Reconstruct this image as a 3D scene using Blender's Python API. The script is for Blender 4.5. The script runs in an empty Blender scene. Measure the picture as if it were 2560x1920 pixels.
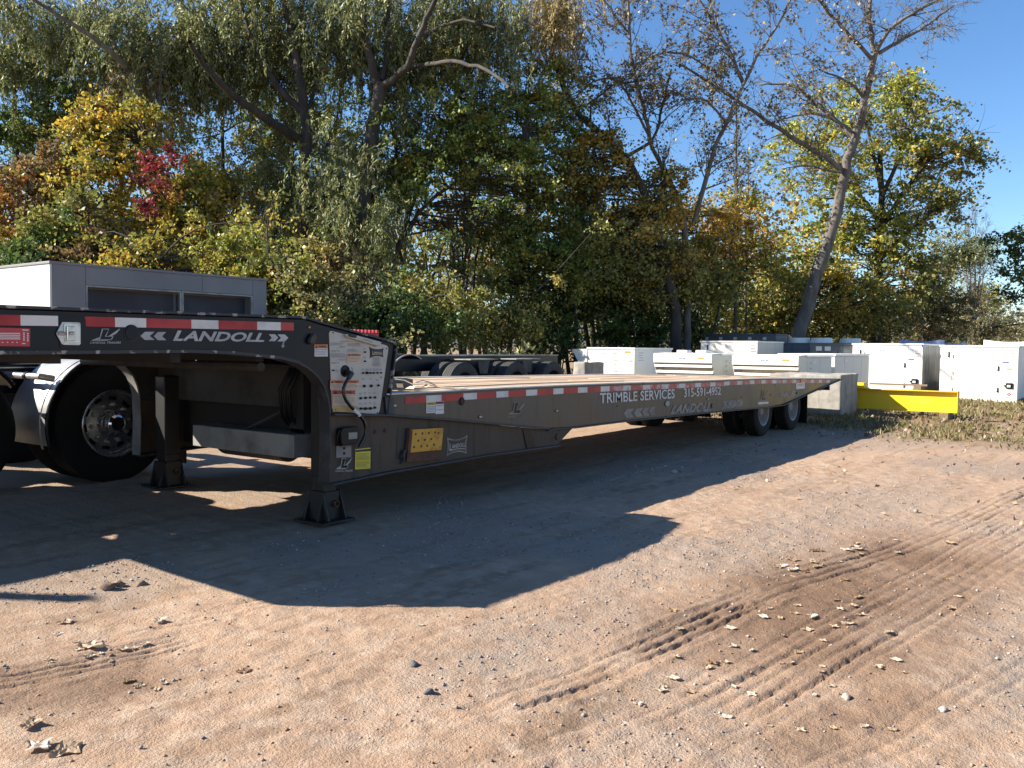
import bpy, bmesh, math, random
import numpy as np
from mathutils import Vector, Matrix
random.seed(7)
rng = np.random.default_rng(11)
SC = bpy.context.scene
COL = SC.collection

# ---------------------------------------------------------------- camera
FPX = 2150.0                                   # focal length in pixels of the 2560 px wide photograph
TH, PITCH, ROLL = math.radians(36.2), math.atan(93 / 2150), 0.0087
EYE = np.array([0.0, 0.0, 1.27])
FW = np.array([math.cos(TH) * math.cos(PITCH), math.sin(TH) * math.cos(PITCH), -math.sin(PITCH)])
_r = np.array([math.sin(TH), -math.cos(TH), 0.0])
_u = np.cross(_r, FW)
RT = _r * math.cos(ROLL) + _u * math.sin(ROLL)
UP = _u * math.cos(ROLL) - _r * math.sin(ROLL)
cam = bpy.data.cameras.new("camera")
cam.sensor_width = 36.0
cam.lens = 36.0 * FPX / 2560.0
cam.clip_start, cam.clip_end = 0.1, 3000.0
camo = bpy.data.objects.new("camera", cam)
COL.objects.link(camo)
M = Matrix.Identity(4)
for i in range(3):
    M[i][0], M[i][1], M[i][2], M[i][3] = RT[i], UP[i], -FW[i], EYE[i]
camo.matrix_world = M
SC.camera = camo

# ---------------------------------------------------------------- light
SUN_AZ = np.array([-0.62, 0.785])
SUN_EL = math.radians(32.0)
world = bpy.data.worlds.new("World")
SC.world = world
world.use_nodes = True
wn = world.node_tree
for n in list(wn.nodes):
    wn.nodes.remove(n)
sky = wn.nodes.new("ShaderNodeTexSky")
sky.sky_type = 'NISHITA'
sky.sun_disc = False
sky.sun_elevation = SUN_EL
sky.sun_rotation = math.atan2(SUN_AZ[0], SUN_AZ[1])
sky.altitude = 100
sky.air_density, sky.dust_density, sky.ozone_density = 1.0, 0.2, 4.5
bg = wn.nodes.new("ShaderNodeBackground")
bg.inputs[1].default_value = 0.072
out = wn.nodes.new("ShaderNodeOutputWorld")
hs = wn.nodes.new("ShaderNodeHueSaturation")
hs.inputs['Hue'].default_value = 0.503
hs.inputs['Saturation'].default_value = 1.12
wn.links.new(sky.outputs[0], hs.inputs['Color'])
wn.links.new(hs.outputs[0], bg.inputs[0])
wn.links.new(bg.outputs[0], out.inputs[0])
sl = bpy.data.lights.new("sun", 'SUN')
sl.energy = 5.0
sl.angle = math.radians(0.53)
sl.color = (1.0, 0.93, 0.82)
so = bpy.data.objects.new("sun", sl)
COL.objects.link(so)
sv = Vector((SUN_AZ[0] * math.cos(SUN_EL), SUN_AZ[1] * math.cos(SUN_EL), math.sin(SUN_EL)))
so.rotation_euler = sv.to_track_quat('Z', 'Y').to_euler()
so.location = sv * 60
SC.view_settings.view_transform = 'Standard'
SC.view_settings.look = 'None'
SC.view_settings.exposure = 1.45
SC.view_settings.gamma = 1.0
SC.view_settings.use_curve_mapping = False
SC.cycles.max_bounces = 7
SC.cycles.transparent_max_bounces = 6
SC.cycles.diffuse_bounces = 4
SC.cycles.use_denoising = True

# ---------------------------------------------------------------- places
def ray(x, y):
    return FW + RT * ((x - 1280) / FPX) + UP * ((960 - y) / FPX)
def S(x, y, Y=4.5):                            # a point of the trailer's side plane
    d = ray(x, y)
    q = EYE + d * (Y / d[1])
    return float(q[0]), float(q[2])
K = 1.15732
def D(x, y, k):                                # a point at depth k metres
    return EYE + ray(x * K, y * K) * k
def gz(x, y):
    return 0.07 * np.tanh((np.asarray(y) - 4.65) * 0.027 / 0.07) - 0.10 * np.tanh((np.asarray(x) - 4.1) * 0.006 / 0.10)
def gzf(x, y):
    return float(gz(x, y))

# ---------------------------------------------------------------- materials
MATS = {}
def nodes_of(name):
    m = bpy.data.materials.new(name)
    m.use_nodes = True
    t = m.node_tree
    b = t.nodes["Principled BSDF"]
    MATS[name] = m
    return m, t, b
def N(t, typ, **kw):
    n = t.nodes.new(typ)
    for k, v in kw.items():
        setattr(n, k, v)
    return n
def L(t, a, b):
    t.links.new(a, b)
def noise(t, vec, scale, detail=4, rough=0.6):
    n = N(t, "ShaderNodeTexNoise")
    n.inputs['Scale'].default_value = scale
    n.inputs['Detail'].default_value = detail
    n.inputs['Roughness'].default_value = rough
    L(t, vec, n.inputs['Vector'])
    return n.outputs['Fac']
def ramp(t, fac, a, b):
    n = N(t, "ShaderNodeMapRange")
    n.inputs['From Min'].default_value, n.inputs['From Max'].default_value = a, b
    L(t, fac, n.inputs['Value'])
    return n.outputs[0]
def mix(t, fac, a, b):
    n = N(t, "ShaderNodeMix", data_type='RGBA')
    if isinstance(fac, float):
        n.inputs[0].default_value = fac
    else:
        L(t, fac, n.inputs[0])
    for s, v in ((n.inputs[6], a), (n.inputs[7], b)):
        if isinstance(v, tuple):
            s.default_value = (*v, 1)
        else:
            L(t, v, s)
    return n.outputs[2]
def math_(t, op, a, b):
    n = N(t, "ShaderNodeMath", operation=op)
    for s, v in ((n.inputs[0], a), (n.inputs[1], b)):
        if isinstance(v, (int, float)):
            s.default_value = v
        else:
            L(t, v, s)
    return n.outputs[0]
def paint(name, base, rough=0.5, dirt=None, amt=(0.45, 0.7), scale=3.0, metal=0.0, bump=0.0, bscale=60.0, stretch=None, spec=0.5, streak=None, coat=0.0, fleck=None):
    m, t, b = nodes_of(name)
    tc = N(t, "ShaderNodeTexCoord").outputs['Object']
    if stretch:
        mp = N(t, "ShaderNodeMapping")
        mp.inputs['Scale'].default_value = stretch
        L(t, tc, mp.inputs['Vector'])
        tc = mp.outputs[0]
    b.inputs['Roughness'].default_value = rough
    b.inputs['Metallic'].default_value = metal
    b.inputs['Specular IOR Level'].default_value = spec
    b.inputs['Coat Weight'].default_value = coat
    b.inputs['Coat Roughness'].default_value = 0.12
    c = base
    if dirt:
        f = ramp(t, noise(t, tc, scale, 6), amt[0], amt[1])
        c = mix(t, f, base, dirt)
        r2 = N(t, "ShaderNodeMapRange")
        r2.inputs['To Min'].default_value, r2.inputs['To Max'].default_value = rough, min(1, rough + 0.3)
        L(t, f, r2.inputs['Value'])
        L(t, r2.outputs[0], b.inputs['Roughness'])
    if streak:
        mp = N(t, "ShaderNodeMapping")
        mp.inputs['Scale'].default_value = (6, 6, 0.7)
        L(t, tc, mp.inputs['Vector'])
        f = ramp(t, noise(t, mp.outputs[0], 2.0, 5), 0.52, 0.75)
        c = mix(t, f, c, streak)
    if fleck:
        mp = N(t, "ShaderNodeMapping")
        mp.inputs['Scale'].default_value = (1.0, 1.0, 3.5)
        L(t, tc, mp.inputs['Vector'])
        f1 = ramp(t, noise(t, mp.outputs[0], 22.0, 6, 0.75), 0.60, 0.70)
        f2 = ramp(t, noise(t, tc, 2.2, 3), 0.42, 0.62)
        c = mix(t, math_(t, 'MULTIPLY', f1, math_(t, 'MULTIPLY', f2, 0.75)), c, fleck)
        c = mix(t, math_(t, 'MULTIPLY', ramp(t, noise(t, tc, 70, 3, 0.7), 0.55, 0.75), 0.35), c, fleck)
    if isinstance(c, tuple):
        b.inputs['Base Color'].default_value = (*c, 1)
    else:
        L(t, c, b.inputs['Base Color'])
    if bump:
        bn = N(t, "ShaderNodeBump")
        bn.inputs['Strength'].default_value = bump
        bn.inputs['Distance'].default_value = 0.01
        L(t, noise(t, tc, bscale, 5), bn.inputs['Height'])
        L(t, bn.outputs[0], b.inputs['Normal'])
    return m
black_paint = paint("black_paint", (0.004, 0.0045, 0.009), 0.32, (0.012, 0.011, 0.012), (0.5, 0.9), 2.5, bump=0.04, bscale=14, spec=0.25, fleck=(0.013, 0.012, 0.012))
worn_edge = paint("worn_edge", (0.018, 0.018, 0.022), 0.5, (0.33, 0.31, 0.28), (0.55, 0.60), 11, stretch=(1, 0.3, 1))
dusty = paint("dusty_frame", (0.050, 0.036, 0.026), 0.5, (0.118, 0.082, 0.054), (0.35, 0.75), 1.6, bump=0.05, bscale=30, streak=(0.03, 0.026, 0.023), spec=0.25, fleck=(0.14, 0.10, 0.068))
rail_m = paint("dusty_rail", (0.052, 0.040, 0.031), 0.27, (0.095, 0.072, 0.052), (0.40, 0.75), 1.3, bump=0.02, bscale=6, streak=(0.030, 0.027, 0.024), spec=0.45, fleck=(0.11, 0.09, 0.07))
flange = paint("flange_steel", (0.020, 0.021, 0.024), 0.5, (0.085, 0.078, 0.07), (0.5, 0.72), 8, bump=0.08)
glare_top = paint("glare_rail_top", (0.56, 0.53, 0.48), 0.4, (0.24, 0.21, 0.18), (0.56, 0.66), 5, metal=0.0, stretch=(0.5, 4, 4))  # glare on the rail's top flange painted in as a pale colour
dark_under = paint("dark_underframe", (0.012, 0.011, 0.011), 0.7, (0.035, 0.03, 0.026), (0.45, 0.7), 3)
inner_grey = paint("inner_grey", (0.05, 0.046, 0.042), 0.6, (0.022, 0.02, 0.018), (0.45, 0.7), 2.5)
galv = paint("light_steel", (0.30, 0.29, 0.27), 0.5, (0.17, 0.155, 0.14), (0.45, 0.7), 4, metal=0.2)
leg_m = paint("leg_paint", (0.010, 0.009, 0.009), 0.5, (0.06, 0.042, 0.03), (0.55, 0.75), 5, stretch=(1, 1, 0.4))
rust = paint("rust", (0.075, 0.035, 0.022), 0.8, (0.16, 0.07, 0.03), (0.4, 0.65), 14, bump=0.2)
yellow_rust = paint("rusty_yellow", (0.62, 0.30, 0.02), 0.5, (0.30, 0.11, 0.02), (0.50, 0.70), 13, bump=0.15)
yellow_beam = paint("yellow_beam_paint", (0.76, 0.52, 0.02), 0.35, (0.62, 0.41, 0.03), (0.5, 0.8), 3, fleck=(0.35, 0.22, 0.05))
tape_red = paint("tape_red", (0.40, 0.006, 0.010), 0.3, (0.26, 0.010, 0.012), (0.45, 0.75), 4)
tape_white = paint("tape_white", (0.62, 0.60, 0.56), 0.3, (0.42, 0.40, 0.37), (0.45, 0.8), 6)
tape_red_old = paint("tape_red_worn", (0.40, 0.05, 0.05), 0.35, (0.55, 0.42, 0.38), (0.5, 0.66), 14)
tape_white_old = paint("tape_white_worn", (0.55, 0.53, 0.50), 0.35, (0.30, 0.27, 0.24), (0.5, 0.7), 9)
letter_white = paint("letter_white", (0.60, 0.59, 0.57), 0.4, (0.42, 0.41, 0.39), (0.45, 0.8), 9)
letter_silver = paint("letter_silver", (0.36, 0.35, 0.35), 0.3, (0.26, 0.25, 0.25), (0.4, 0.7), 6, metal=0.2)
letter_worn = paint("letter_worn", (0.21, 0.19, 0.175), 0.45, (0.12, 0.10, 0.09), (0.46, 0.75), 7)
panel_white = paint("panel_white", (0.47, 0.43, 0.37), 0.35, (0.38, 0.34, 0.28), (0.5, 0.8), 5)
stain = paint("rust_stain", (0.48, 0.25, 0.05), 0.5, (0.50, 0.36, 0.18), (0.4, 0.65), 9)
label_white = paint("label_white", (0.62, 0.61, 0.58), 0.4)
label_orange = paint("label_orange", (0.55, 0.17, 0.05), 0.4)
label_red = paint("label_red", (0.42, 0.02, 0.03), 0.35)
label_yellow = paint("label_yellow", (0.62, 0.50, 0.04), 0.4)
label_tan = paint("label_tan", (0.60, 0.46, 0.30), 0.4)
print_grey = paint("print_grey", (0.24, 0.235, 0.225), 0.6)
print_black = paint("print_black", (0.015, 0.015, 0.016), 0.5)
knob_m = paint("knob_black", (0.005, 0.005, 0.006), 0.4, spec=0.25)
crank_m = paint("crank_black", (0.008, 0.008, 0.009), 0.15)
rubber = paint("tyre_rubber", (0.006, 0.006, 0.006), 0.75, (0.016, 0.014, 0.012), (0.5, 0.8), 5, bump=0.1, spec=0.2)
rubber_dusty = paint("tyre_rubber_dusty", (0.018, 0.016, 0.014), 0.8, (0.045, 0.036, 0.03), (0.4, 0.75), 5, bump=0.1, spec=0.2)
alu = paint("polished_aluminium", (0.42, 0.42, 0.42), 0.25, (0.20, 0.19, 0.18), (0.5, 0.8), 6, metal=0.9)
chrome = paint("chrome", (0.75, 0.75, 0.77), 0.05, metal=1.0)
rubber_grey = paint("tyre_rubber_grey", (0.035, 0.033, 0.031), 0.8, (0.07, 0.064, 0.058), (0.45, 0.7), 5)
white_rim = paint("dusty_white_rim", (0.36, 0.33, 0.30), 0.5, (0.20, 0.17, 0.14), (0.4, 0.7), 5)
stainless = paint("stainless", (0.50, 0.49, 0.47), 0.3, (0.33, 0.30, 0.27), (0.45, 0.7), 10, metal=0.7)
amber = paint("amber_lens", (0.55, 0.15, 0.01), 0.2)
red_lens = paint("red_lens", (0.35, 0.02, 0.015), 0.2)
clear_lens = paint("grey_lens", (0.42, 0.41, 0.39), 0.25, (0.2, 0.19, 0.18), (0.5, 0.8), 30)
fender_m = paint("fender_sheet", (0.44, 0.44, 0.43), 0.3, (0.28, 0.27, 0.25), (0.45, 0.75), 3, metal=0.6)
screen_m = paint("gauge_screen", (0.20, 0.22, 0.19), 0.25)
red_paint = paint("red_paint", (0.38, 0.02, 0.03), 0.4, (0.2, 0.03, 0.03), (0.5, 0.7), 12)
white_panel = paint("white_sheet_metal", (0.80, 0.77, 0.68), 0.35, (0.74, 0.71, 0.62), (0.4, 0.8), 0.8, bump=0.03, bscale=2)
white_trim = paint("white_trim", (0.82, 0.79, 0.72), 0.35)
white_shaded = paint("white_sheet_shaded", (0.50, 0.51, 0.47), 0.45)  # darker copy of the white sheet, shade painted into sides and hoods
grey_shaded = paint("grey_sheet_shaded", (0.185, 0.178, 0.180), 0.45, (0.165, 0.16, 0.165), (0.4, 0.8), 0.8)  # air handler's side away from the sun, its shade painted in
grey_light = paint("grey_lit_end_dim_side", (0.70, 0.70, 0.66), 0.4, (0.64, 0.64, 0.61), (0.4, 0.8), 0.7)  # sunlight painted into the air handler's end, shade into white cabinets' sides
dark_panel = paint("dark_sheet_metal", (0.085, 0.095, 0.10), 0.35, (0.13, 0.14, 0.145), (0.4, 0.8), 0.9)
filter_m = paint("filter_mesh", (0.030, 0.028, 0.036), 0.6, (0.045, 0.040, 0.048), (0.4, 0.7), 1.2, bump=0.2, bscale=90)
logo_blue = paint("logo_blue", (0.03, 0.06, 0.30), 0.4)
orange_tag = paint("orange_tag", (0.75, 0.24, 0.05), 0.5)
wrap_m = paint("plastic_wrap", (0.42, 0.41, 0.37), 0.45, (0.20, 0.195, 0.175), (0.42, 0.62), 3, stretch=(5, 5, 0.6), bump=0.6, bscale=6, coat=0.15)
blue_sheet = paint("blue_film", (0.16, 0.21, 0.42), 0.25, (0.24, 0.29, 0.50), (0.4, 0.7), 2)
white_sheet = paint("white_film", (0.72, 0.73, 0.74), 0.3)
concrete = paint("concrete", (0.33, 0.305, 0.265), 0.85, (0.20, 0.185, 0.16), (0.42, 0.7), 4, bump=0.5, bscale=18, streak=(0.20, 0.18, 0.15), fleck=(0.14, 0.13, 0.11))
timber = paint("timber_block", (0.22, 0.15, 0.09), 0.8, (0.13, 0.09, 0.06), (0.4, 0.7), 9, stretch=(1, 6, 6))
strap_m = paint("strap_webbing", (0.66, 0.58, 0.44), 0.7, (0.45, 0.38, 0.27), (0.4, 0.7), 14)
card_m = paint("weathered_board", (0.13, 0.105, 0.08), 0.8, (0.20, 0.165, 0.12), (0.4, 0.7), 8)
bark = paint("bark_grey", (0.115, 0.098, 0.080), 0.9, (0.055, 0.046, 0.038), (0.40, 0.66), 5, stretch=(1, 1, 0.25), bump=0.9, bscale=9)
bark_dark = paint("bark_dark", (0.055, 0.046, 0.037), 0.9, (0.028, 0.024, 0.020), (0.40, 0.66), 5, stretch=(1, 1, 0.25), bump=0.9, bscale=9)
bark_pale = paint("bark_pale", (0.165, 0.145, 0.122), 0.9, (0.075, 0.065, 0.055), (0.40, 0.66), 4, stretch=(1, 1, 0.3), bump=0.9, bscale=8)

def wood_mat(name, a, b_, c_):
    m, t, b = nodes_of(name)
    tc = N(t, "ShaderNodeTexCoord").outputs['Object']
    oi = N(t, "ShaderNodeObjectInfo").outputs['Random']
    add = N(t, "ShaderNodeVectorMath", operation='ADD')
    L(t, tc, add.inputs[0])
    cm = N(t, "ShaderNodeCombineXYZ")
    L(t, math_(t, 'MULTIPLY', oi, 37.0), cm.inputs[0])
    L(t, cm.outputs[0], add.inputs[1])
    mp = N(t, "ShaderNodeMapping")
    mp.inputs['Scale'].default_value = (0.35, 9, 9)
    L(t, add.outputs[0], mp.inputs['Vector'])
    n1 = noise(t, mp.outputs[0], 3.0, 7, 0.7)
    mp2 = N(t, "ShaderNodeMapping")
    mp2.inputs['Scale'].default_value = (0.6, 3, 3)
    L(t, add.outputs[0], mp2.inputs['Vector'])
    n2 = noise(t, mp2.outputs[0], 1.5, 5)
    c = mix(t, ramp(t, n1, 0.38, 0.62), a, b_)
    c = mix(t, ramp(t, n2, 0.52, 0.72), c, c_)
    v = N(t, "ShaderNodeHueSaturation")
    L(t, c, v.inputs['Color'])
    rr = N(t, "ShaderNodeMapRange")
    rr.inputs['To Min'].default_value, rr.inputs['To Max'].default_value = 0.75, 1.15
    L(t, oi, rr.inputs['Value'])
    L(t, rr.outputs[0], v.inputs['Value'])
    L(t, v.outputs[0], b.inputs['Base Color'])
    b.inputs['Roughness'].default_value = 0.8
    bn = N(t, "ShaderNodeBump")
    bn.inputs['Strength'].default_value = 0.6
    bn.inputs['Distance'].default_value = 0.012
    L(t, n1, bn.inputs['Height'])
    L(t, bn.outputs[0], b.inputs['Normal'])
    return m
deck_wood = wood_mat("deck_wood", (0.55, 0.41, 0.28), (0.38, 0.26, 0.165), (0.25, 0.18, 0.125))

def leaf_mat(name, trans=0.38, gloss=0.035):
    m, t, b = nodes_of(name)
    t.nodes.remove(b)
    o = t.nodes["Material Output"]
    at = N(t, "ShaderNodeAttribute", attribute_name="col")
    d = N(t, "ShaderNodeBsdfDiffuse")
    tr = N(t, "ShaderNodeBsdfTranslucent")
    g = N(t, "ShaderNodeBsdfGlossy")
    g.inputs['Roughness'].default_value = 0.5
    L(t, at.outputs['Color'], d.inputs['Color'])
    L(t, at.outputs['Color'], tr.inputs['Color'])
    m1 = N(t, "ShaderNodeMixShader")
    m1.inputs[0].default_value = trans
    L(t, d.outputs[0], m1.inputs[1])
    L(t, tr.outputs[0], m1.inputs[2])
    m2 = N(t, "ShaderNodeMixShader")
    m2.inputs[0].default_value = gloss
    L(t, m1.outputs[0], m2.inputs[1])
    L(t, g.outputs[0], m2.inputs[2])
    L(t, m2.outputs[0], o.inputs[0])
    return m
leaf_m = leaf_mat("leaf")
dry_leaf_m = leaf_mat("dry_leaf", 0.15, 0.03)
grass_m = leaf_mat("grass_blade", 0.25, 0.02)

# ---------------------------------------------------------------- objects
ORG = {}
class MB:
    def __init__(s):
        s.v, s.f, s.m, s.mi = [], [], [], 0
    def add(s, vs, fs):
        o = len(s.v)
        s.v += [tuple(map(float, p)) for p in vs]
        s.f += [tuple(i + o for i in f) for f in fs]
        s.m += [s.mi] * len(fs)
        return s
    def box(s, x0, x1, y0, y1, z0, z1):
        return s.add([(x0, y0, z0), (x1, y0, z0), (x1, y1, z0), (x0, y1, z0), (x0, y0, z1), (x1, y0, z1), (x1, y1, z1), (x0, y1, z1)],
                     [(3, 2, 1, 0), (4, 5, 6, 7), (0, 1, 5, 4), (1, 2, 6, 5), (2, 3, 7, 6), (3, 0, 4, 7)])
    def prism(s, poly, off):
        n = len(poly)
        off = np.array(off, float)
        P = [np.array(p, float) for p in poly]
        return s.add(P + [p + off for p in P], [tuple(range(n)), tuple(range(2 * n - 1, n - 1, -1))] + [(i, i + n, (i + 1) % n + n, (i + 1) % n) for i in range(n)])
    def xz(s, poly, y0, y1):
        return s.prism([(x, y0, z) for x, z in poly], (0, y1 - y0, 0))
    def flat(s, pts):
        return s.add(pts, [tuple(range(len(pts)))])
    def strip(s, pts, y0, y1, th):                 # a bent flat bar: XZ path, width along Y
        n = len(pts)
        P = np.array(pts, float)
        nn = []
        for i in range(n):
            d = P[min(i + 1, n - 1)] - P[max(i - 1, 0)]
            d /= np.linalg.norm(d)
            nn.append((-d[1], d[0]))
        vs = []
        for (x, z), (a, b) in zip(P, nn):
            vs += [(x, y0, z), (x, y1, z), (x + a * th, y1, z + b * th), (x + a * th, y0, z + b * th)]
        fs = [(0, 1, 2, 3), tuple(4 * (n - 1) + i for i in (3, 2, 1, 0))]
        for i in range(n - 1):
            o = 4 * i
            for a in range(4):
                b = (a + 1) % 4
                fs.append((o + a, o + 4 + a, o + 4 + b, o + b))
        return s.add(vs, fs)
    def tube(s, path, r, n=10):
        P = [np.array(p, float) for p in path]
        rr = r if hasattr(r, '__len__') else [r] * len(P)
        vs, fs, ref = [], [], None
        for i, p in enumerate(P):
            t = P[min(i + 1, len(P) - 1)] - P[max(i - 1, 0)]
            t /= (np.linalg.norm(t) + 1e-9)
            if ref is None:
                ref = np.array([0, 0, 1.0]) if abs(t[2]) < 0.9 else np.array([1.0, 0, 0])
            a = np.cross(t, ref); a /= np.linalg.norm(a)
            b = np.cross(a, t)
            ref = b
            for j in range(n):
                w = 2 * math.pi * j / n
                vs.append(p + rr[i] * (a * math.cos(w) + b * math.sin(w)))
        for i in range(len(P) - 1):
            for j in range(n):
                k = (j + 1) % n
                fs.append((i * n + j, i * n + k, (i + 1) * n + k, (i + 1) * n + j))
        fs.append(tuple(range(n - 1, -1, -1)))
        fs.append(tuple((len(P) - 1) * n + j for j in range(n)))
        return s.add(vs, fs)
    def lathe(s, prof, c, n=40, axis=1, closed=False, skip=None):   # prof: (radius, offset along the axis)
        vs, fs = [], []
        for r, a in prof:
            for j in range(n):
                w = 2 * math.pi * j / n
                p = [0, 0, 0]
                p[axis] = a
                p[(axis + 1) % 3] = r * math.cos(w)
                p[(axis + 2) % 3] = r * math.sin(w)
                vs.append((c[0] + p[0], c[1] + p[1], c[2] + p[2]))
        m = len(prof)
        for i in range(m if closed else m - 1):
            for j in range(n):
                if skip and skip(i, j):
                    continue
                k, i2 = (j + 1) % n, (i + 1) % m
                fs.append((i * n + j, i * n + k, i2 * n + k, i2 * n + j))
        return s.add(vs, fs)
    def cyl(s, p0, p1, r, n=12):
        return s.tube([p0, p1], r, n)
def origin_of(o):
    return ORG.get(o.name, (0, 0, 0)) if o else (0, 0, 0)
def build(name, mb, mats, parent=None, loc=None, bevel=0.0, smooth=True, local=False):
    """One mesh object. Vertices are in world space (or in the parent's with local=True)."""
    me = bpy.data.meshes.new(name)
    po = (0, 0, 0) if local else origin_of(parent)
    lo = loc if loc is not None else ((0, 0, 0))
    wl = lo if parent is None else (0, 0, 0)
    sh = np.array(po if parent else wl, float)
    V = np.array(mb.v, float) - sh
    me.from_pydata(V.tolist(), [], mb.f)
    for mm in (mats if isinstance(mats, (list, tuple)) else [mats]):
        me.materials.append(mm)
    if max(mb.m, default=0):
        me.polygons.foreach_set("material_index", mb.m)
    bm = bmesh.new()
    bm.from_mesh(me)
    bmesh.ops.recalc_face_normals(bm, faces=bm.faces)
    bm.to_mesh(me)
    bm.free()
    if smooth:
        me.polygons.foreach_set("use_smooth", [True] * len(me.polygons))
        me.set_sharp_from_angle(angle=math.radians(32))
    o = bpy.data.objects.new(name, me)
    COL.objects.link(o)
    if parent:
        o.parent = parent
        ORG[o.name] = po
    else:
        o.location = wl
        ORG[o.name] = wl
    if bevel:
        b = o.modifiers.new("bevel", 'BEVEL')
        b.width, b.segments, b.limit_method, b.angle_limit = bevel, 2, 'ANGLE', math.radians(40)
    return o
def tag(o, label=None, cat=None, group=None, kind=None):
    for k, v in (("label", label), ("category", cat), ("group", group), ("kind", kind)):
        if v:
            o[k] = v
    return o
def thing(name, label, cat, loc, group=None):
    o = bpy.data.objects.new(name, None)
    o.empty_display_size = 0.3
    COL.objects.link(o)
    o.location = loc
    ORG[o.name] = tuple(loc)
    return tag(o, label, cat, group)
def holder(name, parent, loc=None):              # a part made of sub-parts
    o = bpy.data.objects.new(name, None)
    o.empty_display_size = 0.1
    COL.objects.link(o)
    o.parent = parent
    ORG[o.name] = origin_of(parent)
    if loc is not None:
        o.location = tuple(np.array(loc) - np.array(origin_of(parent)))
        ORG[o.name] = tuple(loc)
    return o
def copy_part(o, parent, shift=(0, 0, 0)):       # a part with its sub-parts, sharing meshes
    c = o.copy()
    COL.objects.link(c)
    c.parent = parent
    c.location = Vector(o.location) + Vector(shift)
    ORG[c.name] = tuple(np.array(origin_of(o)) + np.array(shift))
    for ch in list(o.children):
        d = ch.copy()
        COL.objects.link(d)
        d.parent = c
        ORG[d.name] = ORG[c.name]
    return c

# flat lettering: Blender's own font turned into mesh, laid on any face
_tc = {}
def glyphs(body, bold=0.0, shear=0.0, space=1.0):
    key = (body, bold, shear, space)
    if key in _tc:
        return _tc[key]
    cu = bpy.data.curves.new("lettering", 'FONT')
    cu.body = body
    cu.offset = bold
    cu.shear = shear
    cu.space_character = space
    cu.resolution_u = 3
    ob = bpy.data.objects.new("lettering", cu)
    COL.objects.link(ob)
    dg = bpy.context.evaluated_depsgraph_get()
    dg.update()
    me = ob.evaluated_get(dg).to_mesh()
    v = np.array([x.co[:2] for x in me.vertices])
    f = [tuple(p.vertices) for p in me.polygons]
    ob.evaluated_get(dg).to_mesh_clear()
    bpy.data.objects.remove(ob)
    bpy.data.curves.remove(cu)
    v = (v - v.min(0)) / (v.max(0) - v.min(0))
    _tc[key] = (v, f)
    return v, f
def quad_text(mb, body, quad, bold=0.0, shear=0.0, space=1.0):
    """quad: four 3-D corners, top-left, top-right, bottom-right, bottom-left."""
    v, f = glyphs(body, bold, shear, space)
    a, b, c, d = [np.array(q, float) for q in quad]
    return mb.add([(d * (1 - s) + c * s) * (1 - t) + (a * (1 - s) + b * s) * t for s, t in v], f)
class Face:
    """A flat face: origin, right, up, outward."""
    def __init__(s, o, ex, ez, n):
        s.o, s.ex, s.ez, s.n = [np.array(q, float) for q in (o, ex, ez, n)]
    def p(s, a, b, off=0.0):
        return s.o + s.ex * a + s.ez * b + s.n * off
    def rect(s, mb, a0, a1, b0, b1, off, th=0.0):
        q = [s.p(a0, b0, off), s.p(a1, b0, off), s.p(a1, b1, off), s.p(a0, b1, off)]
        return mb.prism(q, s.n * th) if th else mb.flat(q)
    def oval(s, mb, a, b, ra, rb, off, n=24, th=0.0):
        q = [s.p(a + ra * math.cos(2 * math.pi * i / n), b + rb * math.sin(2 * math.pi * i / n), off) for i in range(n)]
        return mb.prism(q, s.n * th) if th else mb.flat(q)
    def text(s, mb, body, a0, a1, b0, b1, off, **kw):
        return quad_text(mb, body, [s.p(a0, b1, off), s.p(a1, b1, off), s.p(a1, b0, off), s.p(a0, b0, off)], **kw)
# ---------------------------------------------------------------- ground
_perm = rng.random((256, 256))
def vnoise(x, y):
    xi, yi = np.floor(x).astype(int), np.floor(y).astype(int)
    fx, fy = x - xi, y - yi
    fx, fy = fx * fx * (3 - 2 * fx), fy * fy * (3 - 2 * fy)
    g = lambda a, b: _perm[a % 256, b % 256]
    return (g(xi, yi) * (1 - fx) + g(xi + 1, yi) * fx) * (1 - fy) + (g(xi, yi + 1) * (1 - fx) + g(xi + 1, yi + 1) * fx) * fy
def fbm(x, y, o=4):
    s, a, t = 0, 1.0, 0
    for i in range(o):
        s = s + a * vnoise(x * 2 ** i + 13.1 * i, y * 2 ** i + 7.7 * i)
        t += a
        a *= 0.5
    return s / t
def path_dist(X, Y, pts):
    """Signed sideways distance to a polyline, and the way along it (0 to 1)."""
    best, sd, al = np.full(X.shape, 1e9), np.zeros(X.shape), np.zeros(X.shape)
    P = np.array(pts, float)
    seg = np.linalg.norm(np.diff(P, axis=0), axis=1)
    cum = np.concatenate([[0], np.cumsum(seg)])
    for i in range(len(P) - 1):
        d = (P[i + 1] - P[i]) / seg[i]
        u = np.clip((X - P[i][0]) * d[0] + (Y - P[i][1]) * d[1], 0, seg[i])
        ex, ey = X - (P[i][0] + u * d[0]), Y - (P[i][1] + u * d[1])
        r = np.hypot(ex, ey)
        w = r < best
        best = np.where(w, r, best)
        sd = np.where(w, np.sign(d[0] * ey - d[1] * ex) * r, sd)
        al = np.where(w, (cum[i] + u) / cum[-1], al)
    return sd, al
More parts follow.
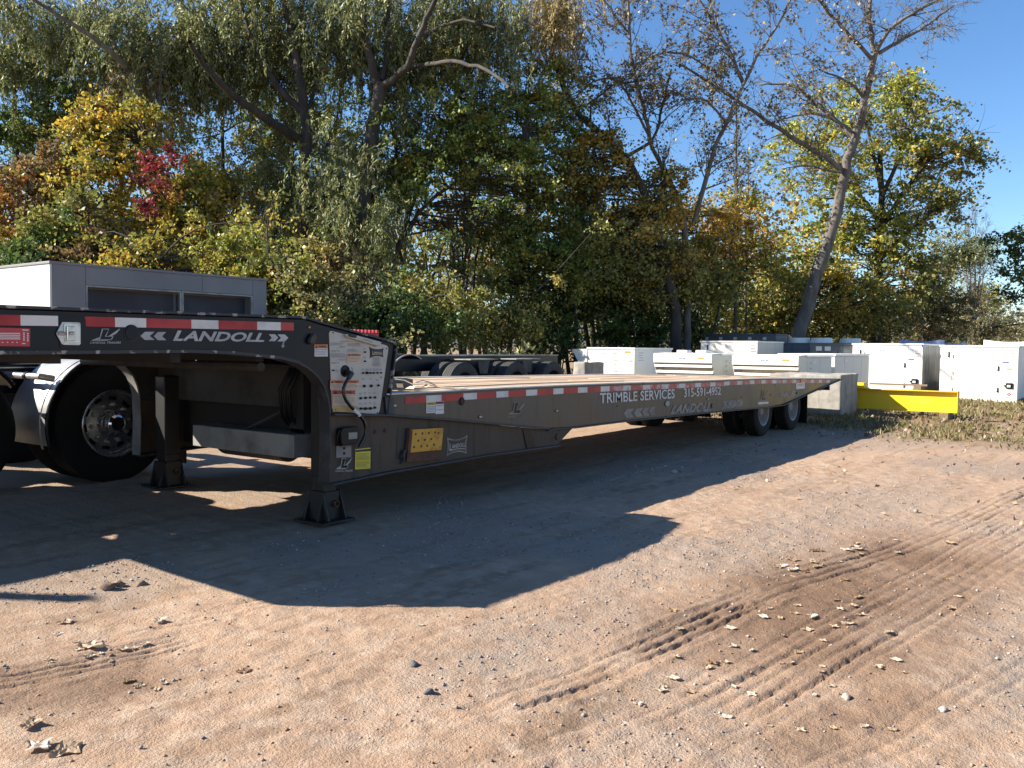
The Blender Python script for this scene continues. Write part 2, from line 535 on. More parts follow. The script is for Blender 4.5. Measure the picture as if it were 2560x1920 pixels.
# tyre tracks: path, half width, depth, rib pitch, strength
TRACKS = [
    ([(2.45, 1.86), (3.04, 1.76), (3.77, 1.68), (4.6, 1.60)], 0.13, 0.030, 0.066, 1.0),
    ([(3.6, 1.78), (4.95, 1.57), (6.53, 1.20), (9.37, 0.86), (13, 0.4)], 0.15, 0.026, 0.075, 0.85),
    ([(2.3, 1.28), (2.89, 1.17), (4.32, 0.97), (5.4, 0.83), (6.97, 0.63), (11, 0.1)], 0.16, 0.026, 0.075, 0.7),
    ([(3.2, 1.32), (4.4, 1.18), (5.9, 1.0), (8, 0.78)], 0.10, 0.016, 0.06, 0.6),
    ([(1.2, 3.50), (1.62, 3.42), (1.98, 3.38), (2.25, 3.36)], 0.12, 0.022, 0.060, 1.0),
    ([(1.3, 3.05), (2.2, 2.75), (3.2, 2.45), (4.2, 2.3)], 0.08, 0.010, 0.055, 0.5),
    ([(1.6, 3.85), (2.6, 3.55), (3.6, 3.45)], 0.10, 0.012, 0.07, 0.6),
    ([(1.5, 1.85), (2.2, 1.55), (2.9, 1.38), (3.6, 1.3)], 0.11, 0.012, 0.07, 0.55),
    ([(1.3, 2.35), (2.0, 1.98), (2.6, 1.80)], 0.10, 0.012, 0.065, 0.5),
    ([(1.2, 1.4), (2.1, 0.95), (3.2, 0.62), (4.6, 0.3)], 0.12, 0.014, 0.07, 0.6),
    ([(5.5, 2.6), (8.5, 2.0), (13, 1.5)], 0.14, 0.010, 0.075, 0.4),
    ([(11, -0.5), (14, 0.6), (18, 0.9)], 0.2, 0.03, 0.09, 0.8),
]
def ground_z(X, Y):
    X, Y = np.asarray(X, float), np.asarray(Y, float)
    z = gz(X, Y)
    near = 1.0 / (1.0 + (np.hypot(X - 4, Y - 2) / 30) ** 4)
    z = z + near * (0.05 * (fbm(X * 0.45, Y * 0.45, 3) - 0.5) + 0.024 * (fbm(X * 2.1, Y * 2.1, 3) - 0.5))
    soft = np.clip((fbm(X * 1.3 + 4, Y * 1.3 + 9, 3) - 0.42) * 5, 0, 1)
    z = z + near * (0.012 * (fbm(X * 9, Y * 9, 2) - 0.5) * (0.4 + soft) + 0.006 * (vnoise(X * 27, Y * 27) - 0.5))
    for pts, hw, dp, pitch, st in TRACKS:
        sd, al = path_dist(X, Y, pts)
        wob = sd + 0.010 * (vnoise(X * 2, Y * 2) - 0.5)
        inside = np.clip((hw - np.abs(wob)) / 0.02, 0, 1)
        fade = np.clip(al / 0.10, 0, 1) * np.clip((1 - al) / 0.10, 0, 1)
        patch = np.clip((fbm(X * 1.1 + hw * 50, Y * 1.1, 2) - 0.30) * 4, 0.42, 1)
        ribs = np.cos(2 * math.pi * wob / pitch)
        idx = np.round(wob / pitch)
        rag = np.clip(1.9 * fbm(al * len(pts) * 4.0 + hw * 90, idx * 17.3 + hw * 31, 3) - 0.35, 0, 1.4)
        groove = np.clip((ribs - 0.2) / 0.8, 0, 1) ** 1.3
        z = z - inside * fade * st * patch * dp * (0.08 + 0.95 * groove * rag)
        edge = np.exp(-((np.abs(wob) - hw - 0.025) / 0.022) ** 2)
        z = z + edge * fade * st * patch * dp * 0.28 * (0.3 + vnoise(X * 17, Y * 17))
    return z
def graded(a, b, step, lo, hi, n):
    core = np.arange(a, b, step)
    up = b + np.cumsum(step * np.geomspace(1.0, 1.0, n) * np.geomspace(1, (hi - b) / (n * step) * 4.2, n))
    up = b + (up - b) / (up[-1] - b) * (hi - b)
    dn = a - (np.cumsum(step * np.geomspace(1, (a - lo) / (n * step) * 4.2, n)))
    dn = a - (a - dn) / (a - dn[-1]) * (a - lo)
    return np.concatenate([dn[::-1], core, up])
gx = graded(1.0, 10.5, 0.0165, -700, 900, 62)
gy = graded(-0.3, 3.7, 0.0116, -700, 900, 58)
GX, GY = np.meshgrid(gx, gy)
GZ = ground_z(GX, GY)
nx, ny = len(gx), len(gy)
me = bpy.data.meshes.new("ground")
V = np.stack([GX, GY, GZ], -1).reshape(-1, 3)
I = (np.arange(ny - 1)[:, None] * nx + np.arange(nx - 1)[None, :]).reshape(-1)
Q = np.stack([I, I + 1, I + nx + 1, I + nx], -1)
def fill_mesh(me, V, Q):
    me.vertices.add(len(V))
    me.vertices.foreach_set("co", np.ascontiguousarray(V, dtype=np.float32).ravel())
    n, k = Q.shape
    me.loops.add(n * k)
    me.loops.foreach_set("vertex_index", np.ascontiguousarray(Q, dtype=np.int32).ravel())
    me.polygons.add(n)
    me.polygons.foreach_set("loop_start", np.arange(0, n * k, k, dtype=np.int32))
    me.update(calc_edges=True)
fill_mesh(me, V, Q)
me.polygons.foreach_set("use_smooth", np.ones(len(Q), dtype=bool))
def sstep(a, b, x):
    t = np.clip((x - a) / (b - a), 0, 1)
    return t * t * (3 - 2 * t)
def grass_mask(X, Y):
    n = fbm(X * 0.5 + 3, Y * 0.5 + 5, 3) - 0.5
    a = sstep(12.9, 15.6, X + 3.5 * n - 0.25 * (Y - 2))
    b = sstep(7.9, 9.2, Y + 1.6 * n)
    bare = sstep(0.3, 0.6, fbm(X * 0.9 + 31, Y * 0.9 + 17, 3) - 0.12)
    return np.clip(np.maximum(a, b), 0, 1)
def damp_mask(X, Y):
    sd, al = path_dist(X, Y, [(3.2, 1.42), (4.4, 1.32), (5.6, 1.15), (7.2, 0.85)])
    d = np.exp(-(sd / (0.62 * (0.7 + 0.6 * fbm(X * 1.2, Y * 1.2, 3)))) ** 4) * np.clip(al * 5 + 0.2, 0, 1) * np.clip((1 - al) * 3, 0, 1)
    sd, al = path_dist(X, Y, [(1.2, 3.45), (2.05, 3.12)])
    d = np.maximum(d, 0.75 * np.exp(-(sd / 0.30) ** 4) * np.clip((1 - al) * 4, 0, 1))
    sd, al = path_dist(X, Y, [(2.9, 0.88), (3.5, 0.72)])
    d = np.maximum(d, 0.7 * np.exp(-(sd / 0.22) ** 2))
    return np.clip(d * (0.35 + 1.1 * fbm(X * 2.3 + 8, Y * 2.3, 3)), 0, 1)
def gravel_mask(X, Y):
    g = sstep(0.47, 0.64, fbm(X * 0.8 + 21, Y * 1.1 + 3, 4))
    c = np.exp(-((X - 3.0) ** 2 / 0.5 + (Y - 2.15) ** 2 / 0.05))
    c = np.maximum(c, np.exp(-((X - 4.3) ** 2 / 0.9 + (Y - 0.35) ** 2 / 0.07)))
    c = np.maximum(c, 0.8 * np.exp(-((X - 7.5) ** 2 / 6 + (Y - 1.9) ** 2 / 0.25)))
    c = np.maximum(c, 0.8 * np.exp(-((X - 9.5) ** 2 / 8 + (Y - 0.5) ** 2 / 0.15)))
    return np.clip(np.maximum(g * 0.8, c) * (1 - 0.8 * damp_mask(X, Y)), 0, 1)
for nm, fn in (("damp", damp_mask), ("gravel", gravel_mask), ("grass", grass_mask)):
    a = me.attributes.new(nm, 'FLOAT', 'POINT')
    a.data.foreach_set("value", fn(GX, GY).astype(np.float32).ravel())
m, t, b = nodes_of("dirt_lot")
tc = N(t, "ShaderNodeTexCoord").outputs['Object']
att = lambda n: N(t, "ShaderNodeAttribute", attribute_name=n).outputs['Fac']
nA, nB, nC, nD = noise(t, tc, 0.9, 6), noise(t, tc, 9, 6), noise(t, tc, 55, 4, 0.7), noise(t, tc, 160, 2)
mp = N(t, "ShaderNodeMapping")
mp.inputs['Rotation'].default_value = (0, 0, math.radians(14))
mp.inputs['Scale'].default_value = (0.35, 3.2, 1)
L(t, tc, mp.inputs['Vector'])
nS = noise(t, mp.outputs[0], 1.3, 6, 0.65)
nG = noise(t, tc, 230, 2, 0.8)
c = mix(t, ramp(t, nA, 0.35, 0.68), (0.42, 0.282, 0.188), (0.35, 0.232, 0.154))
c = mix(t, ramp(t, nS, 0.48, 0.66), c, (0.245, 0.160, 0.102))
c = mix(t, ramp(t, nB, 0.45, 0.75), c, (0.47, 0.355, 0.262))
c = mix(t, math_(t, 'MULTIPLY', att("gravel"), ramp(t, nB, 0.25, 0.60)), c, (0.30, 0.236, 0.186))
c = mix(t, math_(t, 'MULTIPLY', att("damp"), ramp(t, nB, 0.05, 0.4)), c, (0.185, 0.113, 0.070))
c = mix(t, math_(t, 'MULTIPLY', att("grass"), ramp(t, nB, 0.25, 0.55)), c, (0.25, 0.18, 0.10))
sp = math_(t, 'MULTIPLY', ramp(t, nC, 0.54, 0.66), math_(t, 'ADD', math_(t, 'MULTIPLY', att("gravel"), 0.65), 0.32))
c = mix(t, sp, c, mix(t, ramp(t, nD, 0.42, 0.58), (0.14, 0.105, 0.085), (0.52, 0.43, 0.34)))
c = mix(t, math_(t, 'MULTIPLY', ramp(t, nG, 0.52, 0.62), 0.38), c, (0.15, 0.10, 0.07))
L(t, c, b.inputs['Base Color'])
b.inputs['Roughness'].default_value = 0.95
b.inputs['Specular IOR Level'].default_value = 0.15
bn = N(t, "ShaderNodeBump")
bn.inputs['Strength'].default_value = 0.8
bn.inputs['Distance'].default_value = 0.010
vor = N(t, "ShaderNodeTexVoronoi")
vor.inputs['Scale'].default_value = 75
L(t, tc, vor.inputs['Vector'])
h = math_(t, 'ADD', math_(t, 'ADD', math_(t, 'MULTIPLY', nC, 1.3), math_(t, 'MULTIPLY', noise(t, tc, 130, 3, 0.7), 0.8)), math_(t, 'MULTIPLY', math_(t, 'MULTIPLY', vor.outputs['Distance'], -0.35), math_(t, 'ADD', att("gravel"), 0.15)))
L(t, math_(t, 'ADD', h, math_(t, 'MULTIPLY', nB, 1.0)), bn.inputs['Height'])
L(t, bn.outputs[0], b.inputs['Normal'])
me.materials.append(m)
go = bpy.data.objects.new("ground", me)
COL.objects.link(go)
tag(go, "pinkish brown dirt yard with tyre tracks and gravel", kind='structure')
def G(x, y):                                   # the ground point seen at a place
    q = EYE
    z = 0.0
    for _ in range(6):
        d = ray(x, y)
        q = EYE + d * ((z - EYE[2]) / d[2])
        z = float(ground_z(q[0], q[1]))
    return np.array([q[0], q[1], z])
# ---------------------------------------------------------------- the drop-deck trailer
YN, YF, YC = 4.5, 6.98, 5.74                   # near side, far side, middle
TR = thing("lowboy_trailer", "long black drop deck trailer with plank deck standing on its front landing legs", "trailer", (4.1, YC, 0.0))
def P(name, mb, mat, parent=TR, **kw):
    return build(name, mb, mat, parent, **kw)
def mir(y):
    return 2 * YC - y
goose = [(1.88, 1.433), (3.80, 1.440), (3.96, 1.406), (4.225, 1.358), (4.651, 1.284), (4.640, 1.20), (4.560, 0.752), (4.036, 0.790),
         (4.034, 0.830), (4.015, 0.913), (3.982, 0.994), (3.894, 1.086), (3.758, 1.158), (3.595, 1.192), (3.264, 1.221), (2.966, 1.232), (2.324, 1.226), (1.88, 1.224)]
arch = [(4.030, 0.318), (4.040, 0.60), (4.034, 0.830), (4.015, 0.913), (3.982, 0.994), (3.940, 1.045), (3.894, 1.086), (3.830, 1.128), (3.758, 1.158), (3.595, 1.192), (3.264, 1.221), (2.966, 1.232), (2.324, 1.226), (1.88, 1.224)]
lower = [(4.040, 0.786), (4.56, 0.748), (5.43, 0.650), (6.689, 0.496), (6.815, 0.502), (7.19, 0.486), (6.895, 0.336), (5.87, 0.350), (4.55, 0.338), (4.036, 0.316)]
rail_top = [(4.575, 0.905), (5.2, 0.905), (6.03, 0.904), (6.93, 0.898), (7.85, 0.889), (9.3, 0.867), (11.66, 0.840), (12.42, 0.829), (14.2, 0.787), (15.92, 0.742), (16.50, 0.724)]
rail_bot = [(13.31, 0.405), (12.67, 0.404), (10.33, 0.452), (8.21, 0.482), (7.21, 0.487), (6.82, 0.503), (6.689, 0.497), (5.43, 0.651), (4.56, 0.752)]
def zdeck(x):
    return float(np.interp(x, [a for a, _ in rail_top], [b for _, b in rail_top]))
for side in (0, 1):
    y = (lambda v: mir(v)) if side else (lambda v: v)
    g = MB().xz(goose, y(YN), y(YN + 0.014))
    P("gooseneck_plate", g, black_paint if not side else inner_grey, bevel=0.003)
    P("arch_flange", MB().strip(arch, y(YN - 0.006), y(YN + 0.105), 0.014), [flange if not side else galv], bevel=0.002)  # far flange takes pale steel, its sunlight painted into the colour
    P("top_flange", MB().strip([(1.88, 1.437), (3.80, 1.444), (3.96, 1.411), (4.225, 1.362), (4.60, 1.297), (4.648, 1.288), (4.664, 1.262), (4.645, 1.17), (4.574, 0.77)], y(YN - 0.018), y(YN + 0.12), 0.016), worn_edge, bevel=0.003)
    P("lower_plate", MB().xz(lower, y(YN + 0.002), y(YN + 0.014)), dusty)
    P("bottom_flange", MB().strip([(4.026, 0.302), (4.6, 0.322), (5.87, 0.334), (6.90, 0.320)], y(YN - 0.035), y(YN + 0.12), 0.016), flange, bevel=0.003)
    P("ledge_angle", MB().strip([(4.040, 0.786), (4.56, 0.750), (5.43, 0.652), (6.689, 0.496)], y(YN - 0.040), y(YN + 0.001), 0.016), flange, bevel=0.003)
    P("side_rail", MB().xz(rail_top + [(13.36, 0.418)] + rail_bot[1:], y(YN + 0.001), y(YN + 0.013)), rail_m)
    P("rail_top_flange", MB().strip(rail_top, y(YN - 0.014), y(YN + 0.085), 0.012), glare_top, bevel=0.002)
    P("rail_bottom_flange", MB().strip([(6.70, 0.480), (6.82, 0.488), (7.21, 0.472), (8.21, 0.468), (10.33, 0.438), (12.67, 0.391), (13.31, 0.392), (14.4, 0.505), (16.54, 0.716)], y(YN - 0.028), y(YN + 0.11), 0.014), flange, bevel=0.002)
    P("chamfer_plate", MB().prism([(1.88, y(YN), 1.224), (1.50, y(5.0), 1.222), (1.50, y(5.0), 1.432), (1.88, y(YN), 1.433)], (.010, .0, 0)), black_paint)
# front end of the rail, the black brace, the worn edge of the upper beam
P("rail_end_plate", MB().xz([S(960, 992), S(980, 992), S(984, 1038), S(964, 1040)], YN - 0.012, YN + 0.001), flange)
P("brace_strap", MB().xz([S(1306, 1073), S(1326, 1075), S(1338, 1119), S(1316, 1121)], YN - 0.006, YN + 0.002), black_paint)
P("worn_flange_lip", MB().strip([(1.88, 1.211), (2.324, 1.213), (2.966, 1.219), (3.264, 1.208), (3.60, 1.178), (3.76, 1.144)], YN - 0.012, YN - 0.0065, 0.018), worn_edge)
# upper deck plate with chamfered front corners, rear slope
P("upper_deck", MB().prism([(1.50, 4.98, 1.425), (1.94, YN + 0.12, 1.425), (3.80, YN + 0.12, 1.432), (3.80, YF - 0.12, 1.432), (1.50, YF - 0.12, 1.425)], (0, 0, 0.018)), black_paint)
P("rear_slope_plate", MB().strip([(3.80, 1.434), (3.96, 1.399), (4.225, 1.350), (4.645, 1.276), (4.575, 0.92)], YN + 0.121, YF - 0.121, 0.012), black_paint)
P("front_plate", MB().box(1.49, 1.505, 5.0, 6.5, 1.22, 1.424), black_paint)
P("bulkhead", MB().box(4.20, 4.22, YN + 0.11, YF - 0.11, 0.80, 1.12), inner_grey)
P("underdeck_plate", MB().box(2.0, 4.20, YN + 0.11, YF - 0.11, 1.25, 1.262), dark_under)
cm = [P("crossmember", MB().box(2.2, 2.26, YN + 0.11, YF - 0.11, 1.16, 1.249), dark_under)]
for xx in (2.9, 3.5):
    c = cm[0].copy(); COL.objects.link(c); c.location.x += xx - 2.2
P("front_cross_beam", MB().box(4.06, 4.30, 4.92, 6.16, 0.45, 0.62), galv, bevel=0.006)
P("air_tank", MB().lathe([(0.0, -0.45), (0.10, -0.45), (0.14, -0.40), (0.14, 0.40), (0.10, 0.45), (0.0, 0.45)], (4.5, 5.9, 0.47), 24), dark_under)
P("hydraulic_tank", MB().box(4.32, 4.55, 5.0, 6.7, 0.42, 0.80), dark_under, bevel=0.02)
P("diagonal_brace", MB().tube([(4.15, 5.55, 0.63), (4.22, 5.05, 0.84)], 0.012), inner_grey)
P("chain_rack", MB().box(4.10, 4.19, 4.86, 5.02, 0.66, 1.14), dark_under)
for k in range(3):
    yy = 4.9 + 0.05 * k
    hs = MB()
    hs.tube([(4.1, yy, 1.1), (4.02, yy + .02, 0.95), (4.06, yy + .05, 0.75), (4.2, yy + .06, 0.6)], 0.013, 8)
    P("air_hose", hs, knob_m)
P("cross_tube", MB().tube([(3.55, 4.62, 1.125), (3.55, YF - .1, 1.125)], 0.03, 10), inner_grey)
for (px, py) in ((527, 906), (525, 926)):
    x, z = S(px, py, 6.90)
    P("red_reflector", MB().box(x - .035, x + .035, 6.895, 6.905, z - .02, z + .02), tape_red)
# underframe
for yy in (5.25, 6.23):
    P("main_beam", MB().xz([(4.6, 0.78), (12, 0.70), (16.1, 0.66), (16.1, 0.60), (13.2, 0.44), (10, 0.46), (7.2, 0.52), (6.6, 0.40), (4.6, 0.40)], yy - 0.01, yy + 0.01), dark_under)
x0 = MB().box(4.9, 4.95, YN + 0.02, YF - 0.02, 0.70, 0.83)
xm = P("deck_crossmember", x0, dark_under)
for i in range(1, 22):
    c = xm.copy(); COL.objects.link(c); c.location.x += i * 0.52; c.location.z = zdeck(4.9 + i * .52) - 0.905
P("belly_plate", MB().box(4.6, 6.7, YN + 0.12, YF - 0.12, 0.36, 0.372), dark_under)
# plank deck
widths = []
yb = YN + 0.09
edges = [yb]
gaps = {4: 0.030, 8: 0.030}
npl = 12
usable = (YF - 0.09) - yb - sum(gaps.values()) - 0.007 * (npl - 3)
pw = usable / npl
ycur = yb
for i in range(npl):
    ya, yb2 = ycur, ycur + pw
    ycur = yb2 + gaps.get(i + 1, 0.007)
    xs = [4.68, 8.2 + 1.5 * random.random(), 12.0 + 1.4 * random.random(), 16.2]
    for j in range(3):
        xa, xb = xs[j] + (0.004 if j else 0), xs[j + 1]
        dz = random.uniform(-0.005, 0.005)
        n = 9
        mb = MB()
        pts = [(x, zdeck(x) - 0.030 + dz + random.uniform(-.0015, .0015)) for x in np.linspace(xa, xb, n)]
        mb.strip(pts, ya, yb2, 0.036)
        P("deck_plank", mb, deck_wood, bevel=0.004)
ycur = yb
P("tail_plate", MB().prism([(16.2, YN + .085, 0.726), (16.2, YF - .085, 0.726), (16.55, YF, 0.716), (16.55, YN, 0.716)], (0, 0, 0.012)), flange)
P("tail_sheet", MB().prism([(13.4, YN + .03, 0.41), (13.4, YF - .03, 0.41), (16.5, YF - .03, 0.70), (16.5, YN + .03, 0.70)], (0, 0, 0.008)), dark_under)
for yy in (5.11, 5.76, 6.4):
    pass
# rear under-ride bar and mudflaps
P("bumper_bar", MB().box(15.05, 15.15, 4.72, 6.76, 0.395, 0.525), black_paint, bevel=0.004)
for yy in (4.95, 6.45):
    P("bumper_post", MB().box(15.03, 15.13, yy, yy + 0.08, 0.50, 0.60), dark_under)
for yy in (4.56, 6.30):
    P("mudflap", MB().box(14.72, 14.735, yy, yy + 0.62, 0.02, 0.56), knob_m)
# reflective tape
def tape_run(xs, ztop, mats, th=0.0015, h=0.052):
    for i in range(len(xs) - 1):
        a, b_ = xs[i], xs[i + 1]
        q = [(a, ztop(a) - h), (b_, ztop(b_) - h), (b_, ztop(b_)), (a, ztop(a))]
        P("reflective_tape", MB().xz(q, YN - th, YN + 0.0005), mats(i))
zg = lambda x: float(np.interp(x, [1.9, 2.33, 3.8], [1.405, 1.410, 1.416]))
gxs = [S(x, 800)[0] for x in (-120, -60, 51)]
tape_run([S(x, 800)[0] for x in (-8, 51, 145)], zg, lambda i: (tape_red, tape_white)[i])
tape_run([S(x, 800)[0] for x in (212, 287.3, 365.2, 478.2, 545.7, 642.7, 701.3, 734)], zg, lambda i: (tape_red, tape_white)[i % 2])
bnd = [S(x, 990)[0] for x in (1012, 1065.2, 1103.5, 1158.3, 1191.9, 1240.7, 1270.6, 1315, 1342.7, 1382.8, 1408.1, 1444.4, 1468, 1501.4, 1523.3)]
x = bnd[-1]
while x < 15.55:
    bnd += [x + 0.285, x + 0.465]
    x += 0.465
tape_run(bnd, lambda x: zdeck(x) - (0.022 if x < 11 else 0.016), lambda i: ((tape_red, tape_white) if i < 14 else (tape_red_old, tape_white_old))[i % 2], h=0.054)

# flat shapes and lettering placed on the side plane
def W3(px, off=0.002):
    x, z = S(*px)
    return (x, YN - off, z)
def dec(mb, pts, off=0.002):
    return mb.flat([W3(p, off) for p in pts])
def txt(mb, body, quad, off=0.004, **kw):
    return quad_text(mb, body, [W3(p, off) for p in quad], **kw)
def B(name, mb, mat, parent=TR, **kw):
    return build(name, mb, mat, parent, smooth=False, **kw)
mb = MB(); txt(mb, "TRIMBLE SERVICES", [(1499, 983), (1686, 972.5), (1686, 995.5), (1499, 1009)], bold=0.012); B("lettering", mb, letter_white)
mb = MB(); txt(mb, "315-591-4952", [(1709, 971), (1801.5, 967), (1801, 987), (1709.5, 993.5)], bold=0.012); B("lettering", mb, letter_white)
mb = MB(); txt(mb, "LANDOLL", [(431, 825.5), (660, 832.5), (660, 855), (431, 852.5)], bold=0.035, shear=0.3); B("lettering", mb, letter_silver)
mb = MB(); txt(mb, "LANDOLL", [(1679, 1012), (1777, 1005), (1777, 1028), (1675, 1035.5)], bold=0.04, shear=0.3); B("lettering", mb, letter_worn)
def chevron(x0, x1, yt0, yt1, yb0, yb1, left, mat):
    w = x1 - x0
    tip = 0.33 * w
    ym0, ym1 = (yt0 + yb0) / 2, (yt1 + yb1) / 2
    if left:
        pts = [(x0 + tip, yt0), (x1, yt1), (x1 - tip, ym1), (x1, yb1), (x0 + tip, yb0), (x0, ym0)]
    else:
        pts = [(x0, yt0), (x1 - tip, yt1), (x1, ym1), (x1 - tip, yb1), (x0, yb0), (x0 + tip, ym0)]
    B("chevron_mark", dec(MB(), pts), mat)
chevron(350, 386, 829.5, 829.5, 850, 850, True, letter_silver)
chevron(384, 415, 830, 830, 850.5, 850.5, True, letter_silver)
chevron(671, 695, 835.5, 835.5, 853, 853, False, letter_silver)
chevron(693, 720.5, 836, 836, 853.5, 853.5, False, letter_silver)
for i, (a, b_) in enumerate(((1559, 1585), (1584, 1607), (1605, 1624), (1622, 1639))):
    chevron(a, b_, 1022.5 - 1.6 * i, 1021.5 - 1.6 * i, 1045 - 2.2 * i, 1043 - 2.2 * i, True, letter_worn)
for i, (a, b_) in enumerate(((1805, 1818), (1815, 1830), (1827, 1843), (1840, 1858))):
    chevron(a, b_, 1003 - 1.2 * i, 1002 - 1.2 * i, 1022.5 - 1.6 * i, 1021 - 1.6 * i, False, letter_worn)
def wing_logo(x, y, w, h, sk=0.0, mat=letter_silver, words=True):
    """The L with a wing: x, y is its top-left, sk how much it sinks per pixel to the right."""
    f = lambda a, b_: (x + a * w, y + b_ * h + sk * a * w)
    mb = MB()
    dec(mb, [f(0.0, .80), f(0.30, .55), f(0.26, .72), f(0.60, .72), f(0.56, .80)])
    dec(mb, [f(0.60, .48), f(0.97, 0.02), f(0.86, .30), f(0.70, .50)])
    dec(mb, [f(.56, .52), f(.95, 0.0), f(.975, .012), f(.60, .52)], 0.003)
    for q in ([f(.36, .0), f(.60, .0), f(.595, .035), f(.40, .035)], [f(.36, .0), f(.40, .035), f(.30, .73), f(.26, .76)],
              [f(.60, .0), f(.595, .035), f(.505, .50), f(.46, .53)], [f(.46, .53), f(.505, .50), f(.73, .50), f(.745, .53)],
              [f(.745, .53), f(.72, .53), f(.665, .70), f(.69, .73)], [f(.26, .76), f(.30, .72), f(.66, .72), f(.68, .76)]):
        dec(mb, q, 0.0045)
    B("wing_emblem", mb, mat)
    B("emblem_fill", dec(MB(), [f(.385, .03), f(.58, .03), f(.49, .52), f(.72, .52), f(.67, .71), f(.29, .72)], 0.0036), black_paint)  # black fill inside the emblem's outline
    if words:
        mb = MB()
        txt(mb, "LANDOLL TRAILERS", [f(-.03, .86), f(1.0, .86), f(1.0, 1.0), f(-.03, 1.0)], shear=0.3, bold=0.02)
        B("lettering", mb, mat)
wing_logo(226.5, 822, 75, 37)
wing_logo(1269, 1006, 45, 38, -0.03, letter_worn)
wing_logo(838, 1146, 43, 34, -0.03, letter_silver)
wing_logo(1894, 975, 29, 36, -0.02, letter_worn, words=False)
B("emblem_bar", dec(MB(), [(1895, 1005.5), (1921, 1004), (1921, 1009), (1895, 1011.5)]), letter_white)
# bow-tie emblem
def bow_tie(q, rim, face, letters, rimw=0.06, off=0.002):
    a, b_, c, d = [np.array(v, float) for v in q]
    f = lambda s, t_: tuple((a * (1 - s) + b_ * s) * (1 - t_) + (d * (1 - s) + c * s) * t_)
    def outline(m):
        pts = []
        for s in np.linspace(m, 1 - m, 9):
            pts.append(f(s, m * 1.4 + 0.16 * (1 - (2 * s - 1) ** 2)))
        for t_ in np.linspace(m * 1.4, 1 - m * 1.4, 5)[1:-1]:
            pts.append(f(1 - m - 0.05 * (1 - (2 * t_ - 1) ** 2), t_))
        for s in np.linspace(1 - m, m, 9):
            pts.append(f(s, 1 - m * 1.4 - 0.16 * (1 - (2 * s - 1) ** 2)))
        for t_ in np.linspace(1 - m * 1.4, m * 1.4, 5)[1:-1]:
            pts.append(f(m + 0.05 * (1 - (2 * t_ - 1) ** 2), t_))
        return pts
    B("emblem_rim", dec(MB(), outline(0.0), off), rim)
    B("emblem_plate", dec(MB(), outline(rimw), off + 0.001), face)
    mb = MB()
    txt(mb, "L", [f(.13, .34), f(.23, .33), f(.23, .68), f(.13, .69)], off + 0.003, bold=0.02)
    txt(mb, "ANDOLL", [f(.24, .40), f(.88, .38), f(.88, .60), f(.24, .62)], off + 0.003, bold=0.025, space=1.1)
    dec(mb, [f(.13, .70), f(.40, .655), f(.62, .655), f(.88, .70), f(.88, .74), f(.62, .695), f(.40, .695), f(.13, .74)], off + 0.003)
    B("lettering", mb, letters)
bow_tie([(1117, 1093.6), (1169, 1087), (1166.5, 1134.5), (1115.4, 1141)], letter_worn, dusty, letter_silver)

# control panel
cp = lambda a, b_: (780 + a / 4.146, 780 + b_ / 4.146)          # pixels of an enlarged view of the panel
def rounded(pts, r=0.02):
    out_ = []
    n = len(pts)
    P_ = [np.array(p) for p in pts]
    for i in range(n):
        a, b_, c = P_[i - 1], P_[i], P_[(i + 1) % n]
        u, v = (a - b_) / np.linalg.norm(a - b_), (c - b_) / np.linalg.norm(c - b_)
        for t_ in (0, .35, .65, 1):
            p = (1 - t_) ** 2 * (b_ + u * r) + 2 * t_ * (1 - t_) * b_ + t_ ** 2 * (b_ + v * r)
            out_.append((float(p[0]), float(p[1])))
    return out_
pan = [S(*cp(*p)) for p in ((170, 188), (790, 352), (690, 1058), (205, 1030))]
P("control_panel", MB().xz(rounded(pan, 0.03), YN - 0.006, YN + 0.001), panel_white)
PO = 0.0075
def pbox(name, x0, y0, x1, y1, mat, off=PO, th=0.0, parent=TR):
    q = [cp(x0, y0), cp(x1, y0), cp(x1, y1), cp(x0, y1)]
    mb = MB()
    if th:
        mb.xz([S(*p) for p in q], YN - off - th, YN - off)
    else:
        dec(mb, q, off)
    return B(name, mb, mat, parent)
def print_lines(x0, y0, x1, y1, rows, mat=print_grey, off=PO + .003, seed=0, name="fine_print", thick=0.42):
    r_ = random.Random(seed + int(x0 * 7 + y0))
    mb = MB()
    dy = (y1 - y0) / rows
    for i in range(rows):
        xx = x0
        lim = x1 - (r_.random() * 0.25 * (x1 - x0) if i == rows - 1 or r_.random() < .3 else 0)
        while xx < lim - 2:
            w = min(r_.uniform(5, 22), lim - xx)
            dec(mb, [cp(xx, y0 + i * dy), cp(xx + w, y0 + i * dy), cp(xx + w, y0 + (i + thick) * dy), cp(xx, y0 + (i + thick) * dy)], off)
            xx += w + r_.uniform(2.5, 5)
    B(name, mb, mat)
pbox("rust_stain", 208, 935, 300, 1032, stain, PO)
pbox("rust_stain", 182, 706, 245, 800, stain, PO)
pbox("rust_stain", 300, 975, 470, 1036, stain, PO)
mb = MB(); txt(mb, "TRAILER OPERATION", [cp(276, 297), cp(410, 300), cp(410, 311), cp(276, 308)], PO + .003, bold=.02); B("lettering", mb, print_grey)
print_lines(187, 318, 345, 350, 3, seed=1); print_lines(270, 352, 340, 378, 3, seed=2); print_lines(360, 322, 500, 358, 3, seed=3)
print_lines(360, 402, 495, 420, 2, seed=4); print_lines(187, 428, 345, 478, 5, seed=5); print_lines(270, 488, 340, 505, 2, seed=6)
print_lines(620, 470, 700, 565, 8, seed=7); print_lines(234, 565, 275, 575, 1, seed=8); print_lines(234, 596, 272, 630, 3, seed=9)
